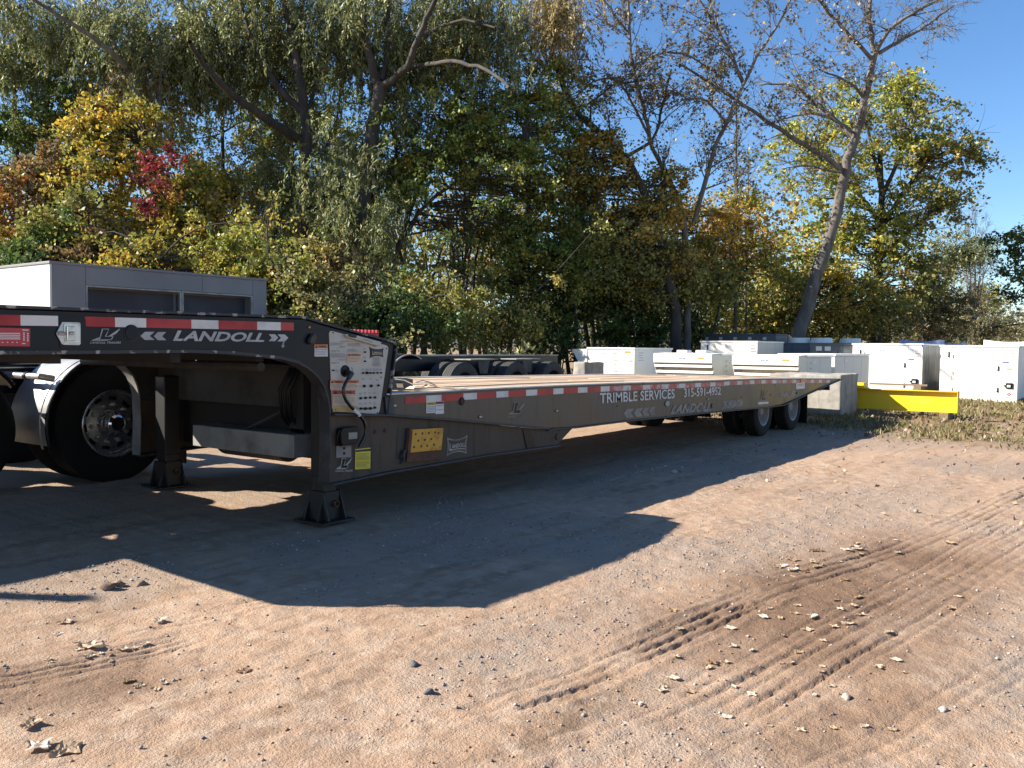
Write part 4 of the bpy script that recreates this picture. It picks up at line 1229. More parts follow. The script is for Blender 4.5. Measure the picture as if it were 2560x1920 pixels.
# ---------------------------------------------------------------- concrete blocks, beam
def block(name, label, x0, x1, y0, y1, z1, cut=0.0, z0=None):
    z0 = float(ground_z(np.array((x0 + x1) / 2), np.array((y0 + y1) / 2))) - .03 if z0 is None else z0
    bm = bmesh.new()
    bmesh.ops.create_cube(bm, size=1)
    for v in bm.verts:
        v.co = Vector(((v.co.x) * (x1 - x0), v.co.y * (y1 - y0), (v.co.z + .5) * (z1 - z0)))
    bmesh.ops.bevel(bm, geom=[e for e in bm.edges], offset=.03, segments=2, profile=.6, affect='EDGES')
    bmesh.ops.subdivide_edges(bm, edges=bm.edges[:], cuts=6, use_grid_fill=True)
    for v in bm.verts:
        q = v.co * 5
        e = vnoise(np.array([q.x + 40.0 + x0]), np.array([q.z + q.y * 1.3 + 40.0]))[0]
        v.co += v.normal * (e - .6) * .035
    me = bpy.data.meshes.new(name)
    bm.to_mesh(me); bm.free()
    me.materials.append(concrete)
    o = bpy.data.objects.new(name, me)
    COL.objects.link(o)
    o.location = ((x0 + x1) / 2, (y0 + y1) / 2, z0)
    return tag(o, label, "concrete block")
block("concrete_block", "tall weathered concrete block standing at the tail of the deck trailer", 17.15, 18.38, 4.67, 6.1, 0.785)
block("concrete_block", "small concrete block beside the white cabinet beyond the deck, left of the others", 16.9, 17.8, 10.3, 10.62, 0.93)
bx = 18.72
yb_ = thing("steel_beam", "bright yellow painted steel I-beam lying on timber blocks beside the concrete block", "beam", (bx, 3.2, .1))
z0 = 0.05
yA, yB = 2.88, 6.4
YB = lambda n, x0, x1, z_0, z_1: build(n, MB().box(x0, x1, yA, yB, z_0, z_1), yellow_beam, yb_, bevel=.004)
YB("beam_web", bx - .008, bx + .008, z0 + .016, z0 + .404)
YB("top_flange", bx - .11, bx + .11, z0 + .404, z0 + .42)
YB("bottom_flange", bx - .11, bx + .11, z0, z0 + .016)
build("end_plate", MB().box(bx - .105, bx + .105, yA - .012, yA, z0 - .01, z0 + .43), yellow_beam, yb_, bevel=.004)
for y in (3.0, 4.3, 5.6):
    o = build("timber_block", MB().box(bx - .28, bx + .28, y, y + .16, gzf(bx, y) - .03, z0 - .001), timber, None, loc=(bx, y + .08, gzf(bx, y) - .03), bevel=.006)
    tag(o, {3.0: "timber block under the outer end of the yellow steel beam", 4.3: "timber block under the yellow beam close to the concrete block", 5.6: "timber block under the inner end of the yellow beam, behind the concrete block"}[y], "timber block")
o = build("steel_offcut", MB().prism([(bx - .12, 4.55, z0 + .421), (bx + .1, 4.55, z0 + .421), (bx + .1, 5.5, z0 + .421), (bx - .12, 5.5, z0 + .421)], (0, 0, .02)).prism([(bx - .1, 4.62, z0 + .441), (bx + .08, 4.6, z0 + .441), (bx + .08, 4.95, z0 + .441), (bx - .1, 4.95, z0 + .441)], (0, 0, .10)), yellow_beam, None, loc=(bx, 4, z0 + .421), bevel=.004)
tag(o, "small yellow steel bracket resting on top of the yellow beam", "steel bracket")
o = build("wooden_lath", MB().box(19.6, 19.64, 3.6, 4.75, .52, .56), timber, None, loc=(19.6, 4.2, .52))
tag(o, "thin wooden lath lying above the yellow beam in front of the cabinets", "wooden lath")
o2 = build("timber_stack", MB().box(19.5, 19.9, 3.7, 3.85, gzf(19, 3) - .02, .52), timber, None, loc=(19.7, 3.8, gzf(19, 3)))
tag(o2, "timber bearer hidden behind the yellow beam under the lath", "timber bearer")

# ---------------------------------------------------------------- rooftop units
GROUP_HV = "rooftop air units stored in the yard"
def logo(face, a, b_, ra, parent):
    h = holder("oval_logo", parent)
    o1 = MB(); face.oval(o1, a, b_, ra, ra * .36, .003); build("logo_rim", o1, logo_blue, h, smooth=False)
    o2 = MB(); face.oval(o2, a, b_, ra * .95, ra * .31, .005); build("logo_face", o2, white_trim, h, smooth=False)
    o3 = MB(); face.text(o3, "AAON", a - ra * .62, a + ra * .62, b_ - ra * .14, b_ + ra * .14, .007, bold=.03, shear=.35); build("lettering", o3, logo_blue, h, smooth=False)
def stick(face, parent, name, a0, a1, b0, b1, mat, off=.003):
    m_ = MB(); face.rect(m_, a0, a1, b0, b1, off); return build(name, m_, mat, parent, smooth=False)
def lines(face, parent, a0, a1, b0, b1, n, mat, frac=.3, name="label_print", off=.006):
    m_ = MB()
    for i in range(n):
        bb = b0 + (b1 - b0) * (i + .35) / n
        face.rect(m_, a0, a1 - (a1 - a0) * .15 * (i % 3), bb, bb + (b1 - b0) / n * frac, off)
    build(name, m_, mat, parent, smooth=False)
def handle(face, parent, a, b_, h=.12):
    m_ = MB(); face.rect(m_, a - .012, a + .012, b_ - h / 2, b_ + h / 2, .002, .022)
    face.rect(m_, a - .03, a - .005, b_ - h / 2, b_ - h / 2 + .02, .002, .03)
    build("latch_handle", m_, knob_m, parent)
def unit(label, x0, y0, y1, ln, z1, front, side, hood=False, zb=None, pan=(0.0, .16, .80, 1.0), big=False, side_mat=None, group=GROUP_HV, tapered=False, logo_at=.42, name="rooftop_unit", roof=None):
    """front faces -X between y0 and y1 (y0 < y1), length ln along X."""
    zb = gzf(x0, (y0 + y1) / 2) if zb is None else zb
    r = thing(name, label, "air unit", (x0 + ln / 2, (y0 + y1) / 2, zb), group)
    w, h = y1 - y0, z1 - zb
    F = Face((x0, y1, zb), (0, -1, 0), (0, 0, 1), (-1, 0, 0))
    SD = Face((x0, y0, zb), (1, 0, 0), (0, 0, 1), (0, -1, 0))
    build("base_rail", MB().box(x0 + .02, x0 + ln, y0 + .02, y1 - .02, zb - .02, zb + .09), dark_panel, r)
    build("cabinet_core", MB().box(x0 + .03, x0 + ln - .01, y0 + .03, y1 - .03, zb + .09, z1 - .05), front if front is not white_panel else white_shaded, r)
    build("roof_cap", MB().box(x0 - .02, x0 + ln + .02, y0 - .02, y1 + .02, z1 - .05, z1), roof or (white_trim if front is white_panel else front), r, bevel=.006)
    fr = [f * w for f in pan]
    for i in range(len(fr) - 1):
        m_ = MB(); F.rect(m_, fr[i] + .004, fr[i + 1] - .004, .07, h - .055, -.03, .03)
        build("front_panel", m_, front, r, bevel=.004)
    m_ = MB(); F.rect(m_, .0, w, .0, .066, -.03, .034); build("front_skirt", m_, front, r, bevel=.003)
    ns = max(2, int(ln / .75))
    for i in range(ns):
        m_ = MB(); SD.rect(m_, .032 + (ln - .04) * i / ns, .032 + (ln - .04) * (i + 1) / ns - .008, .07, h - .055, -.03, .03)
        build("side_panel", m_, side, r, bevel=.004)
    return r, F, SD, w, h
def dress(r, F, SD, w, h, big=True):
    logo(F, w * .42, h - .21, .17, r)
    handle(F, r, w * .115, h - .25, .14)
    for b_ in (h * .60, h * .22):
        handle(F, r, w * .755, b_)
    for b_ in (.2, .5, .8):
        m_ = MB(); F.rect(m_, w * .168, w * .178, h * b_ - .05, h * b_ + .05, .002, .014); build("hinge", m_, galv, r)
    stick(F, r, "info_label", w * .805, w * .875, h * .72, h * .90, paint("pale_blue_label", (.50, .56, .64), .4) if "pale_blue_label" not in MATS else MATS["pale_blue_label"])
    stick(F, r, "info_label", w * .805, w * .885, h * .695, h * .715, logo_blue)
    stick(F, r, "warning_label", w * .888, w * .972, h * .64, h * .945, label_white)
    lines(F, r, w * .892, w * .968, h * .64, h * .945, 6, label_red, .14)
    stick(F, r, "diagram_label", w * .66, w * .765, h * .42, h * .55, label_white)
    lines(F, r, w * .68, w * .75, h * .44, h * .54, 3, print_grey, .12)
    m_ = MB(); F.rect(m_, w * .855, w * .945, h * .245, h * .345, .0, .035); sw = build("disconnect_switch", m_, knob_m, r, bevel=.012)
    stick(F, sw, "switch_plate", w * .872, w * .915, h * .270, h * .310, label_white, .037)
    m_ = MB(); F.rect(m_, w * .830, w * .858, h * .285, h * .305, .0, .03); build("switch_lever", m_, knob_m, sw)
    m_ = MB()
    a, b_, d_ = w * .90, h * .145, .062
    m_.flat([F.p(a - d_, b_, .003), F.p(a, b_ - d_ * .8, .003), F.p(a + d_, b_, .003), F.p(a, b_ + d_ * .8, .003)])
    build("hazard_diamond", m_, label_red, r, smooth=False)
    m_ = MB(); F.rect(m_, a - .018, a + .018, b_ - .006, b_ + .006, .005); F.rect(m_, a - .006, a + .006, b_ - .02, b_ + .022, .006); build("diamond_symbol", m_, label_white, r, smooth=False)
# the two big cabinets at the right
c6 = unit("big white cabinet unit at the far right, nothing in front of its lower edge", 26.5, 2.66, 4.56, 3.0, 1.42, white_panel, grey_light)
dress(*c6)
stick(c6[1], c6[0], "orange_tag", c6[3] * .86, c6[3] * .93, c6[4] * .575, c6[4] * .60, orange_tag)
c5 = unit("big white cabinet unit with plastic wrapped side standing behind the yellow beam", 26.2, 4.95, 6.84, 3.2, 1.46, white_panel, wrap_m)
dress(*c5)
m_ = MB(); c5[1].rect(m_, c5[3] * .985, c5[3] * 1.0, c5[4] - .10, c5[4] - .02, .002, .02); build("blue_tape", m_, logo_blue, c5[0])
# nearer hooded units
def hooded(label, x0, y0, y1, ln, z1):
    u_ = unit(label, x0 + .55, y0, y1, ln, z1, white_panel, white_shaded, pan=(0, 1.0))
    r, F, SD, w, h = u_
    zt = z1 - .02
    hd = holder("intake_hood", r)
    build("hood_top", MB().prism([(x0, y0, zt), (x0, y1, zt), (x0 + .548, y1, zt + .018), (x0 + .548, y0, zt + .018)], (0, 0, .012)), white_trim, hd)
    build("hood_front", MB().box(x0 - .012, x0 + .004, y0, y1, zt - .20, zt - .001), white_trim, hd, bevel=.004)
    for y in (y0, y1 - .012):
        build("hood_cheek", MB().prism([(x0 + .005, y, zt - .001), (x0 + .548, y, zt - .001), (x0 + .548, y, zt - .85), (x0 + .36, y, zt - .85), (x0 + .005, y, zt - .2)], (0, .012, 0)), white_shaded, hd)
    for i in range(4):
        xx, zz = x0 + .03 + i * .075, zt - .245 - i * .14
        build("louver", MB().prism([(xx + .10, y0 + .013, zz + .02), (xx, y0 + .013, zz - .0), (xx, y0 + .013, zz - .055), (xx + .008, y0 + .013, zz - .055), (xx + .012, y0 + .013, zz - .008), (xx + .10, y0 + .013, zz + .01)], (0, y1 - y0 - .026, 0)), white_trim, hd)
    FH = Face((x0 - .012, y1, zt - .2), (0, -1, 0), (0, 0, 1), (-1, 0, 0))
    logo(FH, w * .50, .10, .17, r)
    stick(FH, r, "orange_tag", w * .76, w * .87, .09, .135, orange_tag)
    lines(SD, r, .25, .34, h * .3, h * .9, 6, print_grey, .25)
    SF = Face((x0 + .55, y0, zt - .9), (1, 0, 0), (0, 0, 1), (0, -1, 0))
    logo(SD, .55, h - .16, .12, r)
    return u_
hooded("white hooded unit with louvres, left of the two hooded ones", 18.4, 7.86, 9.32, 1.6, 1.155)
h3 = hooded("white hooded unit with louvres close behind the trailer tail, right of the two", 18.45, 5.92, 7.40, 1.9, 1.14)
u1 = unit("white unit with slanting left side beside the small concrete block", 19.9, 10.63, 12.05, 2.2, 1.275, white_panel, grey_light, pan=(0, .5, .80, 1.0))
r, F, SD, w, h = u1
build("slanted_hood", MB().prism([(19.88, 12.05, 1.225), (19.88, 12.52, 1.225), (19.88, 12.52, 1.17), (19.88, 12.16, .62), (19.88, 12.05, .62)], (1.4, 0, 0)), white_panel, r, bevel=.004)
logo(F, w * .33, h - .17, .15, r)
stick(F, r, "orange_tag", w * .80, w * .92, h * .88, h * .93, orange_tag)
lines(F, r, w * .56, w * .66, h * .25, h * .92, 9, print_grey, .25)
lines(F, r, w * .88, w * .97, h * .70, h * .76, 2, logo_blue, .4)
m_ = MB(); F.rect(m_, w * .80, w * .90, h * .12, h * .28, 0, .03); build("dark_opening", m_, knob_m, r)
handle(F, r, w * .70, h * .3)
for q in (.25, .45, 1.2):
    handle(SD, r, q, h * .35, .1)
logo(SD, 1.35, h - .14, .1, r)
lines(SD, r, .2, .5, h * .72, h * .92, 4, print_grey, .2)
u7 = unit("white unit mostly hidden between the hooded unit and the big wrapped cabinet", 21.2, 5.93, 7.3, 3.2, 1.165, white_panel, white_shaded)
logo(u7[2], .95, u7[4] - .17, .12, u7[0])
for q in (.3, .7, 1.3, 1.9):
    handle(u7[2], u7[0], q, u7[4] * .45, .12)
u4 = unit("long low white unit in the second row under the dark grey one", 26.0, 9.62, 11.5, 2.4, 1.515, white_panel, white_shaded, pan=(0, .74, 1.0))
r, F, SD, w, h = u4
logo(F, w * .49, h - .16, .17, r)
handle(F, r, w * .13, h - .2, .16)
lines(F, r, w * .88, w * .98, h * .55, h * .95, 6, print_grey, .4)
lines(F, r, w * .78, w * .86, h * .6, h * .93, 4, MATS["pale_blue_label"], .7)
for q in (.35, .95, 1.6):
    handle(SD, r, q, h * .7, .1)
# dark grey units at the back
g1 = unit("dark grey unit with sloping hood at its right end, rear row", 30.5, 10.62, 13.4, 1.3, 1.82, dark_panel, dark_panel, pan=(0, .2, .4, .6, .8, 1.0))
r, F, SD, w, h = g1
for i in range(5):
    a = w * (i + .1) / 5
    stick(F, r, "info_label", a + .03, a + .16, h - .22, h - .12, label_white)
    handle(F, r, a + .10, h - .32, .14)
build("sloped_hood", MB().prism([(31.85, 10.62, 1.80), (33.0, 10.62, 1.28), (33.0, 10.62, .6), (31.85, 10.62, .6)], (0, 2.7, 0)), dark_panel, r, bevel=.005)
g2 = unit("dark grey unit right of the white fans, rear row", 28.5, 7.2, 8.78, 1.0, 1.47, dark_panel, dark_panel, pan=(0, .33, .66, 1.0))
r, F, SD, w, h = g2
for a in (.12, .30):
    stick(F, r, "info_label", w * a, w * (a + .12), h - .24, h - .10, label_white)
for a in (.2, .56):
    handle(F, r, w * a, h - .35, .2)
g3 = unit("dark condenser unit carrying white fan rings on its roof, rear row", 30.4, 7.6, 10.45, 3.2, 1.50, dark_panel, dark_panel)
for (x, y) in ((31.1, 9.95), (31.1, 9.18), (32.6, 9.6), (32.6, 8.6)):
    h = holder("fan_ring", g3[0])
    build("fan_shroud", MB().lathe([(.36, 1.50), (.37, 1.50), (.35, 1.68), (.33, 1.68)], (x, y, 0), 36, axis=2, closed=True), white_trim, h)
    b_ = MB()
    for k in range(5):
        w_ = 2 * math.pi * k / 5
        c_, s_ = math.cos(w_), math.sin(w_)
        b_.prism([(x + .06 * c_ - .04 * s_, y + .06 * s_ + .04 * c_, 1.585), (x + .30 * c_ - .10 * s_, y + .30 * s_ + .10 * c_, 1.60), (x + .30 * c_ + .08 * s_, y + .30 * s_ - .08 * c_, 1.57), (x + .06 * c_ + .04 * s_, y + .06 * s_ - .04 * c_, 1.575)], (0, 0, .006))
    b_.lathe([(0, 1.62), (.07, 1.61), (.07, 1.50)], (x, y, 0), 14, axis=2)
    build("fan_blades", b_, knob_m, h)["kind"] = "stuff"
g4 = unit("white unit behind the two big cabinets carrying curved plastic sheets", 30.6, 2.4, 6.6, 2.2, 1.36, white_panel, grey_light, pan=(0, .25, .5, .75, 1.0))
def sheet(label, x0, x1, y0, y1, z0, sag, mat, hh):
    mb = MB()
    n = 12
    top = [(y0 + (y1 - y0) * i / n, z0 + hh - sag * (1 - (2 * i / n - 1) ** 2)) for i in range(n + 1)]
    poly = [(x0, a, b_) for a, b_ in top] + [(x0, y1, z0), (x0, y0, z0)]
    mb.prism(poly, (x1 - x0, 0, 0))
    o = build("plastic_sheet", mb, mat, None, loc=((x0 + x1) / 2, (y0 + y1) / 2, z0), bevel=.006)
    return tag(o, label, "plastic sheet")
sheet("bluish translucent plastic cover with sagging top edge behind the wrapped cabinet", 30.7, 31.5, 5.3, 6.5, 1.361, .06, blue_sheet, .26)
sheet("second bluish plastic cover, lower and smaller, just right of the larger blue one", 31.6, 32.3, 4.75, 5.4, 1.361, .04, blue_sheet, .18)
sheet("white plastic cover with sagging top edge behind the far right cabinet", 30.7, 31.6, 2.5, 4.05, 1.361, .07, white_sheet, .26)
for (x, y, z, lb) in ((19.3, 8.9, 1.157, "left"), (19.4, 8.45, 1.157, "right")):
    o = build("cardboard_pad", MB().box(x, x + .3, y, y + .26, z, z + .07), white_sheet if lb == "right" else label_white, None, loc=(x, y, z), bevel=.01)
    tag(o, "small %s pad lying on the roof of the left hooded unit" % ("pale blue-white" if lb == "right" else "crumpled white"), "pad")

# ---------------------------------------------------------------- wheeled chassis beyond the deck
ch = thing("chassis_trailer", "row of black tyres and steel frame of an empty chassis parked beyond the deck", "trailer", (14.2, 11.3, gzf(14, 11)))
def chwheel(x, y):
    h = wheel(x, y, -1, r=.475, w=.28, parent=ch, rimm=dark_under, tyre=rubber_grey, rimr=.29)
    return h
for x in (12.85, 14.55, 15.95):
    chwheel(x, 10.65); chwheel(x, 11.0); chwheel(x, 12.7)
    build("axle", MB().cyl((x, 10.7, .5), (x, 12.7, .5), .06, 12), dark_under, ch)
for y in (11.25, 12.2):
    build("frame_rail", MB().box(9.4, 17.2, y, y + .10, .78, 1.07), black_paint, ch, bevel=.006)
    build("rail_cap", MB().box(9.4, 17.2, y - .03, y + .13, 1.072, 1.09), galv, ch)
for x in (10.2, 11.5, 13.7, 15.2, 16.8):
    build("cross_beam", MB().box(x, x + .10, 11.36, 12.19, .85, 1.02), dark_under, ch)
for x in (13.68, 15.22):
    hg = build("hanger_bracket", MB().prism([(x - .20, 10.72, 1.0), (x + .20, 10.72, 1.0), (x + .12, 10.72, .72), (x - .12, 10.72, .72)], (0, .02, 0)), inner_grey, ch, bevel=.003)
    build("hanger_top", MB().box(x - .45, x + .45, 10.70, 11.24, 1.0, 1.02), galv, ch)
def chfender(x, r):
    pts = [(x + r * math.cos(w), gzf(x, 10.8) + .5 + r * math.sin(w)) for w in np.linspace(math.radians(185), math.radians(60), 18)]
    f_ = build("fender", MB().strip(pts, 10.45, 11.2, .006), black_paint, ch)
    build("fender_edge", MB().strip(pts, 10.43, 10.449, .02), galv, f_)
chfender(11.2, .58); chfender(9.9, .58)
build("deck_plate", MB().box(8.6, 12.2, 11.3, 12.9, 1.095, 1.11), inner_grey, ch)
# ---------------------------------------------------------------- trees
PAL = {
    'willow': [(3, (.105, .125, .045)), (2, (.150, .155, .055)), (1, (.22, .195, .075)), (2, (.070, .090, .035))],
    'willow_dry': [(3, (.21, .17, .075)), (2, (.28, .21, .09)), (1, (.14, .13, .06))],
    'green': [(3, (.080, .112, .022)), (2, (.105, .14, .026)), (1.2, (.17, .17, .032)), (.5, (.30, .22, .03))],
    'deep': [(3, (.048, .080, .018)), (2, (.065, .095, .02)), (.6, (.11, .12, .03))],
    'olive': [(3, (.11, .12, .028)), (2, (.17, .16, .035)), (1, (.26, .20, .04)), (.4, (.16, .09, .03))],
    'yellow': [(2.5, (.30, .215, .028)), (2, (.23, .20, .032)), (2, (.15, .15, .03)), (.6, (.28, .13, .03))],
    'gold': [(3, (.32, .19, .025)), (2, (.34, .18, .025)), (1, (.20, .16, .03)), (.5, (.11, .11, .03))],
    'mixgold': [(2, (.40, .26, .03)), (2, (.22, .21, .035)), (1.5, (.11, .12, .028)), (1, (.30, .24, .05)), (.6, (.17, .08, .03))],
    'olivegold': [(2, (.25, .17, .03)), (2, (.15, .13, .03)), (1.5, (.09, .095, .025)), (.7, (.36, .22, .03))],
    'orange': [(2, (.24, .115, .022)), (1, (.17, .08, .022)), (2, (.17, .14, .03)), (.6, (.18, .06, .03))],
    'red': [(2, (.15, .014, .02)), (2, (.10, .02, .02)), (1.2, (.24, .09, .03)), (1, (.25, .18, .03))],
    'russet': [(2, (.115, .065, .033)), (2, (.17, .11, .042)), (2, (.085, .085, .03))],
    'yelgreen': [(3, (.17, .185, .032)), (2, (.245, .22, .036)), (1, (.12, .15, .028)), (.4, (.36, .24, .04))],
    'sparse': [(3, (.075, .06, .04)), (2, (.13, .105, .05)), (1, (.24, .18, .05))],
    'grassy': [(3, (.24, .20, .075)), (2, (.14, .15, .045)), (1, (.33, .27, .12)), (1, (.075, .10, .025))],
    'far': [(3, (.095, .092, .042)), (2, (.13, .105, .048)), (1.5, (.065, .078, .034)), (.5, (.19, .14, .045))],
}
def pick(pal, n):
    w = np.array([p[0] for p in PAL[pal]], float)
    c = np.array([p[1] for p in PAL[pal]])
    return c[rng.choice(len(c), n, p=w / w.sum())] * 1.6
class Leaves:
    def __init__(s):
        s.c, s.a, s.b, s.n, s.col = [], [], [], [], []
    def add(s, C, size, aspect, col, dirs=None, up=0.3):
        n = len(C)
        if n == 0:
            return
        d = rng.normal(size=(n, 3)) if dirs is None else dirs
        d = d / (np.linalg.norm(d, axis=1, keepdims=True) + 1e-9)
        q = rng.normal(size=(n, 3)) + np.array([0, 0, up])
        nn = q - d * (q * d).sum(1, keepdims=True)
        nn /= np.linalg.norm(nn, axis=1, keepdims=True) + 1e-9
        bb = np.cross(nn, d)
        L_ = size * rng.uniform(.6, 1.3, (n, 1))
        s.c.append(C); s.a.append(d * L_ / 2); s.b.append(bb * L_ / 2 * aspect); s.n.append(nn * L_ * .12)
        s.col.append(col)
    def build(s, name, mat, parent, org):
        C, A_, B_, N_ = [np.concatenate(q) for q in (s.c, s.a, s.b, s.n)]
        col = np.concatenate(s.col)
        C = C - np.array(org)
        n = len(C)
        V = np.stack([C - A_, C + B_ + N_ - A_ * .1, C + A_, C - B_ + N_ - A_ * .1], 1).reshape(-1, 3)
        me = bpy.data.meshes.new(name)
        fill_mesh(me, V, np.arange(4 * n).reshape(n, 4))
        at = me.attributes.new("col", 'FLOAT_COLOR', 'FACE')
        cc = np.ones((n, 4), np.float32)
        cc[:, :3] = np.clip(col, 0, 1)
        at.data.foreach_set("color", cc.ravel())
        me.materials.append(mat)
        o = bpy.data.objects.new(name, me)
        COL.objects.link(o)
        if parent:
            o.parent = parent
        return o
class Wood:
    def __init__(s):
        s.v, s.q, s.o = [], [], 0
    def tube(s, P_, r, n=6):
        P_ = np.asarray(P_, float)
        m = len(P_)
        r = np.asarray(r, float) * np.ones(m)
        t_ = np.gradient(P_, axis=0)
        t_ /= np.linalg.norm(t_, axis=1, keepdims=True) + 1e-9
        ref = np.array([.31, .77, .2]) if abs(t_[0][2]) > .6 else np.array([.05, .1, 1.0])
        a = np.cross(t_, ref); a /= np.linalg.norm(a, axis=1, keepdims=True) + 1e-9
        b = np.cross(t_, a)
        w = np.linspace(0, 2 * math.pi, n, endpoint=False)
        R = P_[:, None, :] + r[:, None, None] * (a[:, None, :] * np.cos(w)[None, :, None] + b[:, None, :] * np.sin(w)[None, :, None])
        s.v.append(R.reshape(-1, 3))
        i = np.arange(m - 1)[:, None] * n
        j = np.arange(n)[None, :]
        k = (j + 1) % n
        s.q.append((np.stack([i + j, i + k, i + n + k, i + n + j], -1).reshape(-1, 4)) + s.o)
        s.o += m * n
    def build(s, name, mat, parent, org):
        me = bpy.data.meshes.new(name)
        V, Q_ = np.concatenate(s.v), np.concatenate(s.q)
        fill_mesh(me, V - np.array(org), Q_)
        me.polygons.foreach_set("use_smooth", np.ones(len(Q_), dtype=bool))
        me.materials.append(mat)
        o = bpy.data.objects.new(name, me)
        COL.objects.link(o)
        o.parent = parent
        return o
def resample(P_, n):
    P_ = np.asarray(P_, float)
    d = np.concatenate([[0], np.cumsum(np.linalg.norm(np.diff(P_, axis=0), axis=1))])
    u = np.linspace(0, d[-1], n)
    # smooth Catmull-like by double interpolation
    Q_ = np.stack([np.interp(u, d, P_[:, k]) for k in range(3)], 1)
    for _ in range(2):
        Q_[1:-1] = .25 * Q_[:-2] + .5 * Q_[1:-1] + .25 * Q_[2:]
    return Q_
def wander(p, d, length, n=6, wig=.18, droop=0.0):
    pts = [p]
    d = d / np.linalg.norm(d)
    for i in range(n):
        d = d + rng.normal(size=3) * wig + np.array([0, 0, -droop])
        d /= np.linalg.norm(d)
        pts.append(pts[-1] + d * length / n)
    return np.array(pts)
def ks(k):                                      # the trees of the wood stand a few metres behind its bushes
    return k + 3.5 * float(sstep(22.2, 23.4, k)) * (1 - float(sstep(33, 41, k)))
class Tree:
    def __init__(s, name, label, base, group=None, cat="tree"):
        """base: (x, k) in the picture's own half-scale pixels and metres of depth."""
        base = (base[0], ks(base[1]))
        p = D(base[0], 740, base[1])
        s.z = float(ground_z(p[0], p[1]))
        s.org = (float(p[0]), float(p[1]), s.z - .05)
        s.k = base[1]
        s.root = thing(name, label, cat, s.org, group)
        s.wood, s.leaf = Wood(), Leaves()
        s.stems = []
        s.limbs = []
    def limb(s, pts, w0, w1, k0=None, k1=None, n=None, sides=8, ground=False):
        """A limb traced in picture pixels with its widths there, between two depths."""
        k0 = s.k if k0 is None else ks(k0)
        k1 = k0 if k1 is None else ks(k1)
        m = len(pts)
        P_ = [D(x, y, k0 + (k1 - k0) * i / max(1, m - 1)) for i, (x, y) in enumerate(pts)]
        if ground:
            q = P_[0].copy(); q[2] = s.z - .15
            P_[0][2] = max(P_[0][2], s.z + .2)
            P_ = [q] + P_
        R = resample(P_, n or max(6, 3 * len(P_)))
        R[1:-1] += rng.normal(size=(len(R) - 2, 3)) * .02
        r = np.linspace(w0, w1, len(R)) * K * k0 / FPX / 2
        if ground:
            r[0] *= 1.35
        if ground or not s.stems:
            s.stems.append(Wood())
        s.stems[-1 if ground else 0].tube(R, r, sides)
        s.limbs.append((R, r))
        return R, r
    def stem(s, top_xy, r0, r1, k=None, sides=7, lean=0.3):
        """A plain trunk from the base to a picture point."""
        k = s.k if k is None else ks(k)
        t_ = D(*top_xy, k)
        b = np.array([s.org[0], s.org[1], s.z - .15])
        P_ = np.array([b + (t_ - b) * u + np.array([lean * math.sin(3 * u), -lean * math.sin(2.2 * u), 0]) * u * (1 - u) for u in np.linspace(0, 1, 10)])
        r = np.linspace(r0, r1, 10)
        s.stems.append(Wood())
        s.stems[-1].tube(P_, r, sides)
        s.limbs.append((P_, r))
    def sprout(s, li, n, length, rad=.4, up=.35, levels=1, t0=.2, wig=.16, leaves=0, pal='sparse', lsize=.13, droop=0.0, spread=.9):
        R, r = s.limbs[li]
        for _ in range(n):
            u = t0 + (1 - t0) * rng.random()
            i = min(int(u * (len(R) - 1)), len(R) - 2)
            d = R[i + 1] - R[i]
            d /= np.linalg.norm(d)
            q = d * .7 + rng.normal(size=3) * spread * .7 + np.array([0, 0, up])
            ln = length * rng.uniform(.5, 1.15)
            P_ = wander(R[i], q, ln, 6, wig, droop)
            rr = np.linspace(max(r[i] * rad, .012), .005, len(P_))
            s.wood.tube(P_, rr, 4)
            s.limbs_small = getattr(s, 'limbs_small', [])
            s.twigs(P_, ln, levels, leaves, pal, lsize, wig, droop)
    def twigs(s, P_, ln, levels, leaves, pal, lsize, wig, droop):
        if levels > 0:
            for _ in range(4):
                i = rng.integers(1, len(P_) - 1)
                d = P_[i + 1] - P_[i]
                d /= np.linalg.norm(d)
                P2 = wander(P_[i], d + rng.normal(size=3) * .75 + np.array([0, 0, .15]), ln * rng.uniform(.3, .6), 4, wig * 1.2, droop)
                s.wood.tube(P2, np.linspace(.010, .004, len(P2)), 3)
                s.twigs(P2, ln * .45, levels - 1, leaves, pal, lsize, wig, droop)
        if leaves:
            m = rng.poisson(leaves)
            if m:
                u = rng.random(m) * (len(P_) - 1.001)
                i = u.astype(int)
                C = P_[i] + (P_[i + 1] - P_[i]) * (u - i)[:, None] + rng.normal(size=(m, 3)) * .10
                s.leaf.add(C, lsize, .75, pick(pal, m) * rng.uniform(.75, 1.25, (m, 1)))
    def crown(s, x, y, rx, ry, rd, clumps, per, pal, size=.13, k=None, cs=.55, flat=.55, link=True, shell=.55, aspect=.7, var=.22, rag=.0):
        """An uneven crown: clumps of leaves scattered through an ellipsoid, each on its own twig."""
        k = s.k if k is None else ks(k)
        c = D(x, y, k)
        sx, sz = rx * K * k / FPX, ry * K * k / FPX
        u = rng.normal(size=(clumps, 3))
        u /= np.linalg.norm(u, axis=1, keepdims=True)
        u *= (shell + (1 - shell) * rng.random((clumps, 1))) ** .7 * rng.uniform(.75, 1.12, (clumps, 1))
        C = c + RT * (u[:, :1] * sx) + FW * (u[:, 1:2] * rd) + np.array([0, 0, 1.0]) * (u[:, 2:] * sz)
        if rag:
            C = C + rng.normal(size=C.shape) * rag * np.array([1, 1, .8]) * rng.exponential(1.0, (clumps, 1))
        C[:, 2] = np.maximum(C[:, 2], s.z + .25)
        gap = vnoise(C[:, 0] * .8 + C[:, 1] * .5 + 50, C[:, 2] * .9 + C[:, 1] * .3 + 50)
